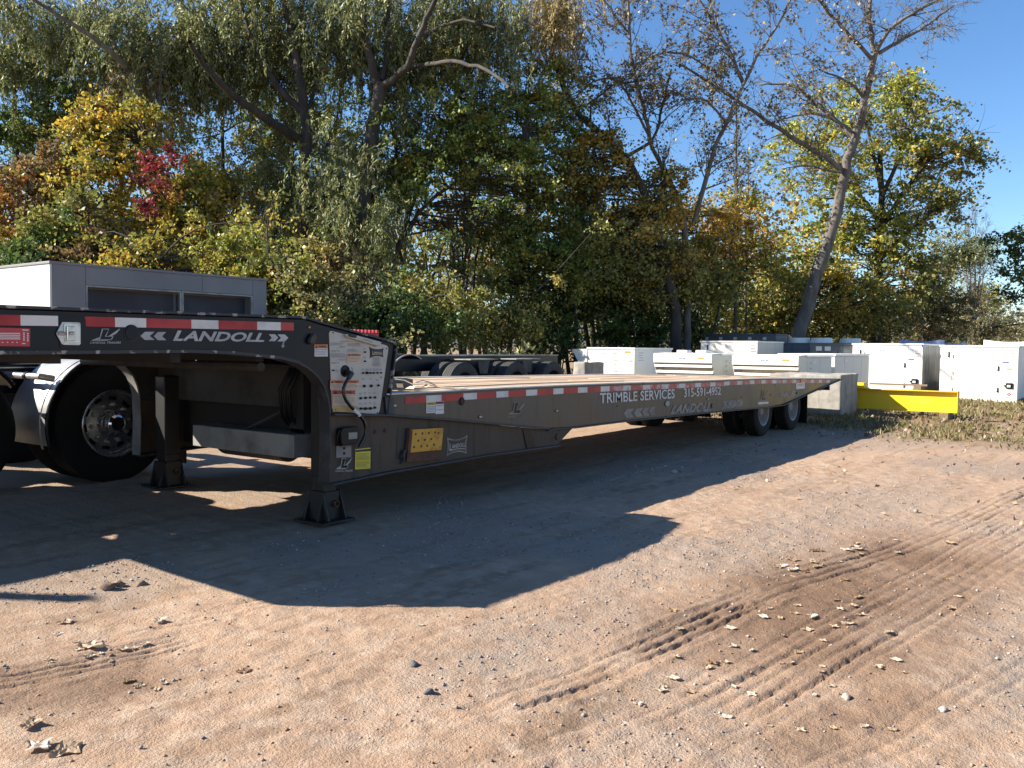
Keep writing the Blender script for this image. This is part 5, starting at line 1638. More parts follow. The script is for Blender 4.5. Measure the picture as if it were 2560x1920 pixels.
        ok = (gap > .30) & ~((C[:, 0] > 6.6) & (C[:, 0] < 12.3) & (C[:, 1] < 18.9)) & ~((C[:, 0] > 17) & (C[:, 0] < 34.2) & (C[:, 1] < 13.9) & (C[:, 2] < 3))
        C = C[ok]
        u = u[ok]
        clumps = len(C)
        base = pick(pal, max(1, clumps))
        for i in range(clumps):
            m = max(8, int(per * rng.uniform(.5, 1.5) * 1.15))
            r_ = cs * rng.uniform(.5, 1.5) * 1.9
            nt = rng.integers(5, 10)
            dv = rng.normal(size=(nt, 3)) * np.array([1, 1, .55]) + u[i] * .5 + np.array([0, 0, .05])
            dv /= np.linalg.norm(dv, axis=1, keepdims=True)
            ln_ = r_ * rng.uniform(.5, 1.1, nt)
            wt = rng.integers(0, nt, m)
            uu = rng.random((m, 1)) ** .75
            q = dv[wt] * ln_[wt][:, None] * uu + rng.normal(size=(m, 3)) * (.045 + .03 * r_)
            q[:, 2] -= (uu[:, 0] * ln_[wt]) ** 2 * .25
            mixf = (rng.random((m, 1)) < .6)
            col = np.where(mixf, base[i], pick(pal, m)) * rng.uniform(1 - var, 1 + var, (m, 1)) * rng.uniform(.85, 1.15)
            s.leaf.add(C[i] + q, size, aspect, col)
            for w_ in range(min(nt, 2)):
                s.wood.tube(np.array([C[i], C[i] + dv[w_] * ln_[w_] * .55 + np.array([0, 0, .01]), C[i] + dv[w_] * ln_[w_] - np.array([0, 0, .2 * ln_[w_] ** 2])]), [.012, .008, .004], 3)
        if link and s.limbs and clumps:
            allp = np.concatenate([l[0] for l in s.limbs])
            for i in range(0, clumps, 2):
                dd = np.linalg.norm(allp - C[i], axis=1) + np.maximum(0, allp[:, 2] - C[i][2]) * 1.5
                p = allp[int(np.argmin(dd))]
                md = (p + C[i]) / 2 + rng.normal(size=3) * .25 + np.array([0, 0, .2])
                P_ = resample([p, md, C[i]], 6)
                s.wood.tube(P_, np.linspace(.035, .010, 6), 4)
    def strands(s, x, y, rx, ry, rd, n, length, pal='willow', k=None, size=.17, step=.040, sway=.20):
        """Hanging willow shoots with narrow leaves."""
        k = s.k if k is None else ks(k)
        c = D(x, y, k + 1.5)
        sx, sz = rx * K * k / FPX, ry * K * k / FPX
        cc_ = None
        for it in range(n):
            if it % 9 == 0:
                u = rng.normal(size=3); u /= np.linalg.norm(u); u *= rng.random() ** .4
                cc_ = c + RT * u[0] * sx + FW * u[1] * rd + np.array([0, 0, u[2] * sz])
                cl_, ct_ = length * rng.uniform(.4, 1.25), rng.uniform(.78, 1.22)
                cd_ = rng.normal(size=3) * np.array([.9, .9, .2])
            p = cc_ + rng.normal(size=3) * np.array([.30, .30, .25])
            ln = cl_ * rng.uniform(.6, 1.25)
            ln = min(ln, p[2] - s.z - .3)
            if ln < .3:
                continue
            d0 = cd_ + np.array([rng.normal() * .6, rng.normal() * .6, .35])
            m = 8
            pts, d = [p], d0
            for i in range(m):
                d = d * .72 + np.array([rng.normal() * sway, rng.normal() * sway, -.42])
                pts.append(pts[-1] + d / np.linalg.norm(d) * ln / m)
            P_ = np.array(pts)
            if rng.random() < .5:
                s.wood.tube(P_[::2], np.linspace(.008, .003, len(P_[::2])), 3)
            cnt = int(ln / step)
            v = rng.random(cnt) * (m - .001)
            i = v.astype(int)
            C = P_[i] + (P_[i + 1] - P_[i]) * (v - i)[:, None] + rng.normal(size=(cnt, 3)) * .05
            dr = (P_[i + 1] - P_[i]) / (ln / m) + rng.normal(size=(cnt, 3)) * .6 + np.array([0, 0, -.3])
            s.leaf.add(C, size, .27, pick(pal, cnt) * rng.uniform(.75, 1.25, (cnt, 1)) * ct_, dirs=dr)
    def done(s, mat=bark, leafmat=leaf_m, trunk="trunk", crown="crown"):
        for q in s.stems:
            q.build(trunk, mat, s.root, s.org)
        if s.wood.v:
            s.wood.build('twigs', mat, s.root, s.org)['kind'] = 'stuff'
        if s.leaf.c:
            o = s.leaf.build(crown, leafmat, s.root, s.org)
        NLEAF[0] += sum(len(c) for c in s.leaf.c)
        NLEAF[1] += sum(len(c) for c in s.wood.q)
NLEAF = [0, 0]

WL = "big trees at the edge of the wood"
# left willow leaning left, with a creeper climbing its trunk
t = Tree("willow_tree", "pale barked willow leaning left behind the grey air handler, red creeper on its trunk", (352, 23.5))
t.limb([(352, 640), (350, 520), (342, 420), (326, 320), (303, 225), (282, 160)], 24, 15, ground=True)
t.limb([(282, 160), (250, 118), (190, 70), (90, 12), (20, -40)], 13, 5, 23.5, 22.5)
t.limb([(262, 150), (246, 85), (212, 20), (180, -50)], 11, 5, 23.5, 24.5)
t.limb([(282, 160), (250, 175), (235, 110), (200, 60)], 9, 4, 23.5, 25)
t.limb([(330, 330), (345, 240), (350, 130), (340, 20)], 10, 5, 23.5, 24.5)
t.limb([(360, 600), (290, 487), (255, 470), (205, 480), (140, 460)], 6, 3, 23, 22.5)
t.strands(60, 40, 175, 110, 2.2, 200 + 255, 1.5)
t.strands(330, 90, 149, 130, 2.2, 200 + 332, 1.9)
t.strands(300, 190, 69, 70, 1.6, 116, 1.6, 'willow_dry')
t.done(bark_pale)
t = Tree("creeper_vine", "yellow and red creeper covering the trunk of the leaning pale willow", (350, 23.1), cat="creeper")
t.limb([(352, 640), (352, 500), (340, 400), (322, 310)], 5, 3, ground=True)
t.crown(345, 395, 42, 72, .8, 15, 80, 'red', .12, cs=.24, rag=.15, k=22.7)
t.crown(270, 320, 120, 110, 1.4, 60, 110, 'mixgold', .125, cs=.36, rag=.2)
t.crown(230, 270, 60, 50, .9, 18, 100, 'mixgold', .125, cs=.3, rag=.2)
t.crown(400, 430, 70, 90, 1.0, 36, 110, 'mixgold', .13, cs=.35)
t.crown(360, 520, 130, 70, 1.2, 64, 120, 'yellow', .13, cs=.40)
t.crown(200, 340, 70, 70, .9, 26, 110, 'mixgold', .13, cs=.38)
t.done(bark_dark, trunk="stem", crown="foliage")
# middle-left willow with the heavy left limb
t = Tree("willow_tree", "dark willow with a thick limb reaching left over the yellow bushes", (655, 24.5))
t.limb([(655, 640), (656, 520), (654, 420), (664, 300), (652, 190), (634, 90), (612, -20)], 34, 17, ground=True)
t.limb([(645, 300), (600, 272), (545, 238), (490, 195), (440, 140), (410, 90)], 22, 8, 24.5, 22.5)
t.limb([(650, 240), (600, 190), (568, 140), (540, 80), (520, 0)], 17, 7, 24.5, 24)
t.limb([(660, 250), (690, 170), (720, 80), (740, -10)], 10, 5, 24.5, 26)
t.limb([(640, 150), (622, 120), (600, 60)], 12, 6, 24.5, 25)
t.strands(560, 60, 169, 130, 2.6, 230 + 480, 1.9)
t.strands(470, 140, 109, 90, 2.2, 201, 1.7)
t.strands(640, 330, 89, 120, 1.8, 201, 2.3)
t.strands(690, 450, 120, 90, 1.8, 332, 2.8)
t.strands(560, 500, 89, 60, 1.4, 155, 2.0, 'willow_dry')
t.done(bark_dark)
# middle willow with the wide fork
t = Tree("willow_tree", "large dark willow with a wide three-way fork above the control panel", (768, 24.0))
t.limb([(768, 680), (776, 560), (782, 440), (800, 320), (818, 215), (822, 180)], 40, 30, ground=True)
t.limb([(816, 190), (800, 130), (782, 60), (786, -30)], 20, 14, 24, 23.5)
t.limb([(824, 190), (862, 165), (885, 138), (905, 80), (930, 20), (960, -40)], 18, 8, 24, 23)
t.limb([(826, 175), (836, 110), (838, 40), (845, -30)], 14, 8, 24, 24.5)
t.limb([(880, 150), (930, 134), (990, 132), (1060, 150), (1100, 190)], 11, 5, 24, 22.5)
t.limb([(900, 100), (935, 62), (1000, 42), (1070, 60)], 9, 4, 24, 23)
t.strands(800, 60, 160, 120, 2.6, 210 + 371, 1.8)
t.strands(960, 70, 140, 100, 2.4, 170 + 332, 1.7)
t.strands(1090, 60, 89, 110, 2.0, 208, 1.6)
t.strands(1215, 30, 49, 60, 1.3, 185, 1.7, 'willow_dry')
t.strands(790, 380, 100, 120, 1.8, 216, 2.6)
t.strands(760, 540, 89, 60, 1.5, 201, 2.2, 'willow_dry')
t.strands(800, 420, 80, 150, .8, 110, 1.6, k=22.6)
t.strands(700, 400, 90, 150, .8, 90, 1.6, k=22.9)
t.strands(890, 230, 69, 60, 1.5, 85, 1.5)
t.done(bark_dark)
# broadleaf trees in the middle
t = Tree("maple_tree", "green leafy tree with several thin trunks fanning out right of the forked willow", (828, 25.5))
t.limb([(825, 700), (842, 600), (868, 500), (905, 400), (950, 330), (985, 260)], 16, 7, ground=True)
t.limb([(850, 560), (905, 450), (990, 390), (1060, 330), (1130, 300)], 11, 4, 25.5, 24.5)
t.limb([(880, 480), (870, 380), (850, 300), (840, 240)], 9, 4, 25.5, 26.5)
t.limb([(905, 400), (940, 300), (1000, 190), (1040, 110)], 8, 3, 25.5, 26)
for q in ((930, 290, 130, 90, 2.2, 70), (1080, 270, 140, 90, 2.2, 80), (960, 420, 130, 90, 2.0, 90), (1100, 400, 140, 110, 2.0, 110), (850, 330, 70, 90, 2.0, 40), (1010, 200, 130, 70, 2.0, 40)):
    t.crown(*q, 88, 'green', .115, cs=.42, rag=.12)
t.done(bark_dark)
t = Tree("maple_tree", "very dark green tree standing right of the middle, in its own shade", (1130, 27.0))
t.stem((1140, 220), .16, .05)
for q in ((1150, 300, 110, 120, 2.4, 80), (1180, 450, 130, 120, 2.4, 110), (1090, 560, 150, 90, 2.2, 110), (1220, 600, 130, 90, 2.2, 100), (1190, 200, 70, 60, 1.8, 30)):
    t.crown(*q, 95, 'green', .115, cs=.42, rag=.12)
t.done(bark_dark)
t = Tree("grey_stem_clump", "clump of slender grey stems rising from one foot in the middle of the wood", (1000, 26.5))
for a, b_ in ((965, 20), (985, 5), (1003, -10), (1012, 10), (1030, 0)):
    t.limb([(998 + (a - 998) * .15, 650), (998 + (a - 998) * .5, 560), (a, 440), (a + (a - 998) * .4, 340 + b_)], 6, 3, 26.3 + .2 * rng.random(), 26.5, ground=True, sides=5)
for i in range(5):
    t.sprout(i, 9, 1.2, levels=1, leaves=3, pal='russet', t0=.4)
t.crown(1010, 430, 70, 60, 1.4, 22, 60, 'yellow', .12, cs=.4)
t.crown(1020, 340, 80, 60, 1.4, 26, 60, 'olive', .12, cs=.45)
t.done(bark)
# left background and the orange maple
t = Tree("maple_tree", "dark green broadleaf tree at the left edge of the photograph", (40, 27.0))
t.stem((110, 120), .18, .05)
t.stem((30, 150), .12, .04)
for q in ((70, 230, 120, 90, 2.5, 90), (190, 230, 100, 60, 2.2, 45), (30, 330, 100, 80, 2.2, 70), (220, 120, 50, 60, 2.0, 14), (10, 130, 60, 60, 2.0, 24)):
    t.crown(*q, 95, 'deep', .115, cs=.40, rag=.15)
t.done(bark_dark)
t = Tree("young_maple", "orange leaved maple at the left edge above the grey air handler", (30, 23.0))
t.stem((25, 380), .07, .025)
t.stem((90, 420), .05, .02)
for q, pal in (((30, 430, 90, 90, 1.6, 46), 'orange'), ((110, 400, 80, 70, 1.4, 45), 'russet'), ((60, 540, 120, 50, 1.5, 50), 'mixgold'), ((160, 520, 90, 60, 1.3, 45), 'olive'), ((210, 420, 80, 60, 1.3, 34), 'mixgold')):
    t.crown(*q, 105, pal, .125, cs=.38)
t.done(bark_dark)
t = Tree("young_maple", "dark russet and green sapling behind the left part of the grey air handler", (190, 22.0))
t.stem((190, 470), .05, .02)
for q, pal in (((130, 560, 130, 40, 1.2, 50), 'deep'), ((230, 570, 90, 45, 1.2, 45), 'russet'), ((180, 480, 70, 50, 1.2, 36), 'olive')):
    t.crown(*q, 110, pal, .125, cs=.38)
t.done(bark_dark)
t = Tree("maple_tree", "bright green tree showing between the two left willows", (470, 29.0))
t.stem((480, 220), .14, .05)
for q, pal in (((480, 250, 110, 70, 2.0, 24), 'deep'), ((510, 400, 110, 50, 2.0, 56), 'yelgreen'), ((430, 420, 90, 70, 2.0, 50), 'green'), ((540, 440, 90, 70, 2.0, 46), 'olive'), ((600, 180, 90, 80, 2.0, 26), 'green')):
    t.crown(*q, 70, pal, .12, cs=.42, rag=.15)
t.done(bark_dark)
t = Tree("maple_tree", "tall green tree filling the gap behind the dark willow's thick left limb", (640, 31.5))
t.stem((620, 120), .15, .05)
t.stem((740, 160), .12, .04)
for q, pal in (((610, 260, 90, 80, 2.2, 52), 'green'), ((720, 230, 80, 90, 2.2, 46), 'green'), ((540, 330, 80, 60, 2.0, 34), 'olive'), ((690, 380, 90, 80, 2.0, 44), 'olive')):
    t.crown(*q, 78, pal, .125, cs=.44, rag=.15)
t.done(bark_dark)
t = Tree("maple_tree", "green and olive tree standing behind the pale leaning willow at left", (250, 31.0))
t.stem((260, 140), .14, .04)
for q, pal in (((250, 190, 90, 70, 2.2, 40), 'olive'), ((340, 250, 60, 70, 2.0, 28), 'green'), ((150, 150, 60, 50, 2.0, 14), 'green')):
    t.crown(*q, 78, pal, .125, cs=.44, rag=.15)
t.done(bark_dark)
# vine covered leaning trunk and the twin trunked poplar
t = Tree("leaning_tree", "left leaning tree wrapped in golden creeper left of the twin trunked poplar", (1462, 26.5))
t.limb([(1462, 700), (1445, 600), (1425, 500), (1395, 420), (1352, 340), (1300, 290), (1232, 232), (1196, 130), (1178, 40), (1170, -30)], 26, 8, ground=True)
t.limb([(1352, 340), (1420, 300), (1430, 220), (1450, 150)], 8, 4, 26.5, 27.5)
t.limb([(1240, 240), (1290, 210), (1330, 180), (1380, 175)], 6, 3, 26.5, 26)
for li in range(3):
    t.sprout(li, 14, 1.6, levels=1, leaves=4, pal='sparse', t0=.5)
for q, pal in (((1280, 350, 70, 60, 1.4, 48), 'olivegold'), ((1330, 430, 90, 90, 1.6, 60), 'olivegold'), ((1400, 520, 80, 100, 1.6, 70), 'olivegold'), ((1240, 430, 60, 80, 1.4, 40), 'olive'), ((1300, 560, 130, 90, 1.8, 90), 'olive'), ((1440, 600, 90, 80, 1.6, 70), 'olive'), ((1440, 400, 50, 50, 1.2, 22), 'olivegold')):
    t.crown(*q, 95, pal, .125, cs=.42)
t.done(bark_dark)
t = Tree("poplar_tree", "nearly bare twin trunked poplar with a few dark leaves against the sky", (1486, 27.5))
t.limb([(1486, 700), (1486, 560), (1478, 480), (1466, 430)], 17, 12, ground=True)
t.limb([(1466, 430), (1432, 370), (1402, 295), (1382, 200), (1366, 150), (1358, 60), (1354, -40)], 10, 5, 27.5, 27)
t.limb([(1500, 480), (1512, 430), (1540, 330), (1580, 240), (1605, 185), (1640, 110), (1690, 40), (1720, -30)], 11, 4, 27.5, 27)
t.limb([(1606, 180), (1580, 120), (1548, 60), (1510, 0), (1490, -40)], 9, 4, 27.4, 28)
t.limb([(1570, 265), (1530, 215), (1480, 210), (1440, 240)], 6, 2.5, 27.4, 26.5)
t.limb([(1400, 290), (1350, 190), (1320, 160), (1270, 180), (1230, 230)], 6, 2.5, 27.3, 26.5)
t.limb([(1372, 140), (1430, 110), (1500, 120), (1560, 170)], 6, 2.5, 27.2, 28)
t.limb([(1360, 70), (1330, 40), (1300, -10)], 5, 2.5, 27, 26.5)
for li, n_ in ((1, 26), (2, 26), (3, 18), (4, 12), (5, 12), (6, 12), (7, 9)):
    t.sprout(li, n_, 1.9, levels=2, leaves=2.0, pal='sparse', lsize=.12, t0=.15)
t.done(bark_pale)
# the tall leaning tree at the right
t = Tree("cottonwood_tree", "tall bare cottonwood with a pale trunk leaning right, behind the stored white units", (1722, 30.0))
t.limb([(1716, 735), (1734, 700), (1752, 630), (1782, 540), (1808, 460), (1826, 370), (1842, 310), (1858, 270), (1872, 200), (1888, 125)], 34, 13, ground=True, sides=12)
t.limb([(1888, 125), (1880, 60), (1878, 0), (1884, -50)], 10, 6, 30, 30)
t.limb([(1888, 125), (1900, 90), (1935, 50), (1990, 20), (2065, -20)], 10, 4, 30, 29)
t.limb([(1892, 118), (1950, 85), (2010, 50), (2060, 12)], 9, 3, 30, 31)
t.limb([(1885, 130), (1845, 85), (1800, 40), (1760, -10)], 9, 4, 30, 29)
t.limb([(1820, 372), (1795, 345), (1740, 315), (1690, 285), (1640, 250), (1590, 215), (1520, 170), (1460, 135)], 12, 4, 30, 28)
t.limb([(1846, 300), (1815, 270), (1765, 225), (1720, 185), (1680, 178), (1640, 185)], 11, 4, 30, 31)
t.limb([(1850, 292), (1800, 255), (1740, 245), (1680, 260), (1640, 270)], 6, 2, 30, 29)
t.limb([(1868, 215), (1840, 180), (1810, 165), (1770, 150)], 7, 3, 30, 29)
t.limb([(1830, 370), (1800, 372), (1740, 355), (1690, 365)], 6, 2, 30, 29)
for li, n_ in ((1, 14), (2, 16), (3, 16), (4, 16), (5, 22), (6, 16), (7, 10), (8, 10), (9, 8)):
    t.sprout(li, n_, 1.9, levels=2, leaves=(1.1 if li in (4, 5, 6, 8) else .10), pal='sparse', lsize=.14, t0=.2, droop=.02)
t.sprout(0, 12, 1.5, levels=2, leaves=.3, t0=.55)
t.done(bark_pale)
t = Tree("walnut_tree", "wide rounded yellow green tree behind the leaning cottonwood", (1890, 37.0))
t.limb([(1895, 735), (1895, 620), (1900, 520), (1905, 420), (1900, 330)], 26, 10, ground=True)
t.limb([(1900, 500), (1960, 400), (2020, 330), (2070, 330)], 12, 4, 37, 36)
t.limb([(1900, 480), (1840, 400), (1760, 330), (1700, 300)], 10, 4, 37, 38)
t.limb([(1904, 430), (1960, 300), (1990, 230)], 10, 4, 37, 37)
t.limb([(1905, 420), (1880, 300), (1860, 220)], 9, 4, 37, 37)
t.limb([(1900, 560), (1980, 480), (2050, 440)], 9, 3, 37, 36)
for q, pal in (((1900, 230, 90, 55, 2.4, 40), 'yelgreen'), ((1990, 260, 65, 60, 2.2, 36), 'olive'), ((1960, 190, 50, 30, 1.6, 16), 'yelgreen'), ((2040, 350, 65, 50, 2.2, 36), 'olive'), ((2080, 340, 35, 20, 1.4, 10), 'olive'), ((1950, 350, 80, 60, 2.4, 34), 'yelgreen'),
               ((1790, 250, 80, 60, 2.4, 34), 'yelgreen'), ((1720, 330, 80, 60, 2.4, 34), 'yelgreen'), ((1830, 330, 70, 50, 2.0, 20), 'yelgreen'), ((1980, 440, 90, 45, 2.2, 40), 'olive'), ((1790, 430, 90, 60, 2.2, 46), 'yelgreen'), ((1910, 510, 110, 60, 2.2, 70), 'yelgreen'), ((1800, 530, 100, 70, 2.2, 60), 'yelgreen'), ((1940, 600, 100, 60, 2.0, 60), 'olive'), ((2035, 450, 35, 25, 1.5, 12), 'olive')):
    t.crown(*q, 62, pal, .16, cs=.52)
for li in range(1, 6):
    t.sprout(li, 10, 2.0, levels=1, leaves=1, pal='russet', t0=.4)
t.done(bark_dark)
# yellow saplings between poplar and cottonwood
t = Tree("birch_sapling", "slender grey stemmed tree with yellow leaves between the poplar and the cottonwood", (1590, 30.5))
t.limb([(1590, 720), (1588, 600), (1590, 480), (1592, 380), (1588, 290), (1592, 200)], 9, 3, ground=True)
t.limb([(1612, 720), (1610, 600), (1620, 470), (1615, 360)], 7, 2.5, 31, 31, ground=True)
t.sprout(0, 26, 1.5, levels=2, leaves=1.0, pal='sparse', t0=.4)
t.sprout(1, 14, 1.2, levels=1, leaves=1.5, pal='yellow', t0=.4)
for q, pal in (((1575, 430, 55, 45, 1.4, 24), 'yellow'), ((1610, 400, 40, 40, 1.2, 14), 'yelgreen'), ((1600, 520, 70, 60, 1.6, 44), 'yellow'), ((1560, 540, 50, 70, 1.4, 30), 'orange'), ((1640, 600, 80, 60, 1.8, 50), 'olive'), ((1570, 640, 90, 50, 1.6, 50), 'deep')):
    t.crown(*q, 75, pal, .125, cs=.42)
t.done(bark)
t = Tree("young_tree", "dense shaded green growth under the twin trunked poplar", (1400, 29.0))
t.stem((1390, 480), .08, .03)
for q, pal in (((1380, 620, 130, 70, 2.0, 90), 'deep'), ((1500, 600, 100, 80, 2.0, 80), 'olive'), ((1310, 500, 90, 80, 2.0, 60), 'olive'), ((1530, 500, 60, 60, 1.6, 30), 'gold'), ((1460, 460, 60, 50, 1.4, 26), 'olive')):
    t.crown(*q, 90, pal, .13, cs=.45)
t.done(bark_dark)
t = Tree("young_tree", "yellow leaved young tree low behind the cottonwood trunk", (1800, 33.0))
t.stem((1800, 560), .07, .03)
for q, pal in (((1790, 640, 90, 60, 2.0, 55), 'yellow'), ((1880, 650, 90, 50, 2.0, 55), 'olive'), ((1700, 640, 70, 60, 1.8, 46), 'olive'), ((1680, 560, 60, 60, 1.8, 30), 'yelgreen')):
    t.crown(*q, 75, pal, .14, cs=.5)
t.done(bark_dark)
# right: trees farther off
t = Tree("young_tree", "thin shrubby tree with brown leaves right of the walnut, against the sky", (1995, 42.0))
t.stem((1990, 560), .08, .03)
t.stem((2020, 580), .06, .02)
for i in range(2):
    t.sprout(i, 16, 2.2, levels=2, leaves=2.0, pal='russet', lsize=.17, t0=.3)
for q, pal in (((1990, 600, 50, 50, 1.6, 16), 'russet'), ((1960, 660, 80, 40, 2.0, 40), 'far'), ((2040, 680, 60, 40, 2.0, 34), 'far')):
    t.crown(*q, 60, pal, .17, cs=.6)
t.done(bark_dark)
t = Tree("willow_tree", "small distant willow with a feathery grey green crown near the right edge", (2000, 58.0))
t.limb([(2000, 735), (2010, 680), (2030, 630), (2060, 590), (2090, 555)], 9, 3, ground=True)
t.limb([(2025, 640), (2060, 570), (2065, 535)], 5, 2)
for q in ((2055, 540, 45, 28, 2.0, 40), (2105, 545, 40, 28, 2.0, 34), (2030, 580, 30, 25, 1.6, 14)):
    t.crown(*q, 60, 'willow', .20, cs=.55, aspect=.4)
for i in range(2):
    t.sprout(i, 14, 2.4, levels=2, leaves=2, pal='willow', lsize=.2, t0=.3)
t.done(bark)
t = Tree("bare_tree", "tall leafless tree with upright twigs in the distance near the right edge", (2102, 62.0))
for a, b_, c in ((2100, 2092, 480), (2104, 2108, 462), (2108, 2124, 490), (2096, 2080, 540), (2110, 2140, 560)):
    t.limb([(2102, 735), (a, 680), ((a + b_) / 2, 590), (b_, c)], 4.5, 1.2, 62, 62, ground=True, sides=5)
for i in range(5):
    t.sprout(i, 20, 2.6, levels=2, up=.7, t0=.3, spread=.5)
t.done(bark_pale)
t = Tree("willow_tree", "low round distant bush-like willow below the bare tree at the right", (2085, 66.0))
t.stem((2085, 640), .15, .05)
for q in ((2085, 640, 55, 45, 3.0, 60), (2110, 670, 40, 30, 2.5, 30)):
    t.crown(*q, 70, 'olive', .24, cs=.7, aspect=.4)
t.done(bark_dark)
t = Tree("maple_tree", "dark leaved branches entering the sky from the right edge", (2290, 38.0))
t.stem((2280, 480), .2, .06)
for pts in ([(2285, 560), (2230, 520), (2180, 500), (2150, 520)], [(2285, 600), (2230, 590), (2180, 585), (2140, 580)], [(2285, 660), (2220, 640), (2170, 640), (2140, 632)], [(2285, 520), (2240, 560), (2200, 560)]):
    t.limb(pts, 5, 1.5, 38, 37)
for q in ((2190, 520, 42, 20, 1.6, 20), (2210, 560, 30, 22, 1.6, 11), (2195, 592, 40, 8, 1.4, 9), (2190, 635, 44, 10, 1.4, 11), (2280, 500, 60, 60, 2.0, 40), (2280, 600, 60, 60, 2.0, 40)):
    t.crown(*q, 34, 'deep', .17, cs=.34)
t.done(bark_dark)
# bushes and weeds along the edge of the wood
BG = "bushes along the edge of the wood"
bushes = [
    (330, 20.5, 'yellow', "bright yellow bush showing over the roof of the grey air handler", [(350, 560, 110, 50, 1.2, 75), (430, 600, 80, 40, 1.0, 50), (290, 590, 90, 35, 1.0, 40)]),
    (470, 21.5, 'yelgreen', "tall yellow green bush behind the right end of the grey air handler", [(450, 560, 110, 60, 1.6, 70), (540, 610, 80, 50, 1.2, 55)]),
    (610, 21.0, 'olive', "olive bush right of the grey air handler's end", [(620, 610, 70, 60, 1.2, 60), (600, 670, 60, 40, 1.0, 44)]),
    (720, 20.5, 'grassy', "pale weedy thicket behind the control panel", [(720, 660, 80, 40, 1.2, 70), (690, 700, 70, 30, 1.0, 44)]),
    (850, 21.5, 'deep', "dark green low bush right of the control panel", [(860, 690, 90, 35, 1.4, 60), (830, 720, 60, 25, 1.0, 40)]),
    (950, 22.5, 'olive', "olive green low bush above the black tyres", [(960, 660, 100, 40, 1.6, 66), (950, 710, 90, 25, 1.2, 50)]),
    (1080, 24.0, 'olive', "sunny olive bush in the middle distance right of the tyres", [(1070, 690, 90, 30, 1.6, 56), (1110, 720, 80, 25, 1.2, 46)]),
    (1210, 27.0, 'deep', "deep green bush left of the slanting sided white unit", [(1200, 670, 80, 50, 1.4, 80), (1180, 730, 70, 25, 1.0, 40)]),
    (1330, 28.0, 'deep', "dark bush behind the slanting sided white unit", [(1330, 680, 90, 50, 1.6, 90), (1400, 720, 70, 30, 1.2, 50)]),
    (1500, 29.0, 'deep', "shaded bush behind the second row of white units", [(1490, 690, 90, 45, 1.8, 90)]),
    (1650, 34.0, 'olive', "shaded olive bush left of the cottonwood's foot", [(1640, 690, 90, 40, 1.8, 80), (1720, 680, 60, 40, 1.6, 46)]),
    (1800, 36.0, 'olive', "olive bush right of the cottonwood's foot behind the fan rings", [(1800, 700, 90, 32, 1.8, 70)]),
    (1900, 40.0, 'far', "brownish thicket behind the big wrapped cabinet", [(1900, 700, 100, 34, 2.0, 80)]),
    (2010, 46.0, 'far', "brown thicket behind the blue plastic cover", [(2010, 705, 90, 34, 2.4, 80)]),
    (2120, 50.0, 'far', "brownish thicket at the far right behind the white cover", [(2120, 710, 80, 26, 2.4, 60), (2190, 700, 60, 30, 2.4, 50)]),
    (40, 20.5, 'deep', "dark bush at the left edge behind the air handler", [(40, 590, 110, 40, 1.2, 50)]),
]
for x, k, pal, lb, blobs in bushes:
    t = Tree("wild_bush", lb, (x, k), group=BG, cat="bush")
    for a in (-18, 0, 16):
        t.stem((x + a, blobs[0][1]), .03, .012, lean=.15)
    for q in blobs:
        t.crown(*q[:5], int(q[5] * .72), 90, pal, .105, cs=.34, rag=.42)
    for a in range(3):
        t.sprout(a, 12, .9, levels=1, leaves=6, pal=pal, lsize=.11, t0=.5, up=.9)
    t.done(bark_dark, trunk="stem", crown="foliage")
# goldenrod and weeds in front, one mass
t = Leaves()
n = 15000
px = rng.uniform(-40, 1560, n)
kk = 19.2 + (px / 1560) ** 2 * 5 + rng.uniform(-1.0, 1.6, n)
C = EYE + (FW + RT * ((px * K - 1280) / FPX)[:, None] * 1.0) * kk[:, None]
hh = (.5 + 1.0 * fbm(px / 60.0, px * 0 + 3.0, 3)) * rng.random(n) ** .7
okm = ~((C[:, 0] > 6.9) & (C[:, 0] < 11.8) & (C[:, 1] > 14.6) & (C[:, 1] < 18.5)) & ~((C[:, 0] > 17.5) & (C[:, 1] < 13.2))
C[:, 2] = ground_z(C[:, 0], C[:, 1]) + hh
dr = rng.normal(size=(n, 3)) * .6 + np.array([0, 0, 1.0])
t.add(C[okm], .20, .28, (pick('grassy', n) * rng.uniform(.7, 1.3, (n, 1)))[okm], dirs=dr[okm])
o = t.build("weeds", leaf_m, None, (0, 0, 0))
tag(o, "tall dry weeds along the foot of the wood", kind='stuff')
NLEAF[0] += n
# the wood behind, which reads as one mass
t = Leaves()
w_ = Wood()
for i in range(135):
    x = rng.uniform(-150, 1720)
    k = rng.uniform(34, 52)
    top = (400 if x < 1250 else 470) + rng.uniform(-70, 120) + (60 if 380 < x < 540 else 0)
    y = rng.uniform(top, 720)
    c = D(x, y, k)
    m = rng.integers(180, 420)
    pal = rng.choice(['deep', 'green', 'olive', 'olive', 'yelgreen', 'gold', 'russet'])
    r_ = rng.uniform(.9, 1.7)
    q = rng.normal(size=(m, 3)) * np.array([r_, r_, r_ * .7])
    C = c + q
    C[:, 2] = np.maximum(C[:, 2], .2)
    t.add(C, .24, .7, pick(pal, m) * rng.uniform(.75, 1.25, (m, 1)))
for i in range(150):
    x = rng.uniform(-150, 1560)
    k = rng.uniform(31, 46)
    b = D(x, 740, k)
    b[2] = -.2
    P_ = wander(b, np.array([rng.normal() * .12, rng.normal() * .12, 1.0]), rng.uniform(4, 9), 7, .09)
    w_.tube(P_, np.linspace(rng.uniform(.06, .16), .02, len(P_)), 5)
NLEAF[0] += sum(len(c) for c in t.c)
wd = t.build("woods", leaf_m, None, (0, 0, 0))
tag(wd, "deep mass of the wood behind the front trees", kind='stuff')
w_.build("trunks", bark_dark, wd, (0, 0, 0))["kind"] = 'stuff'
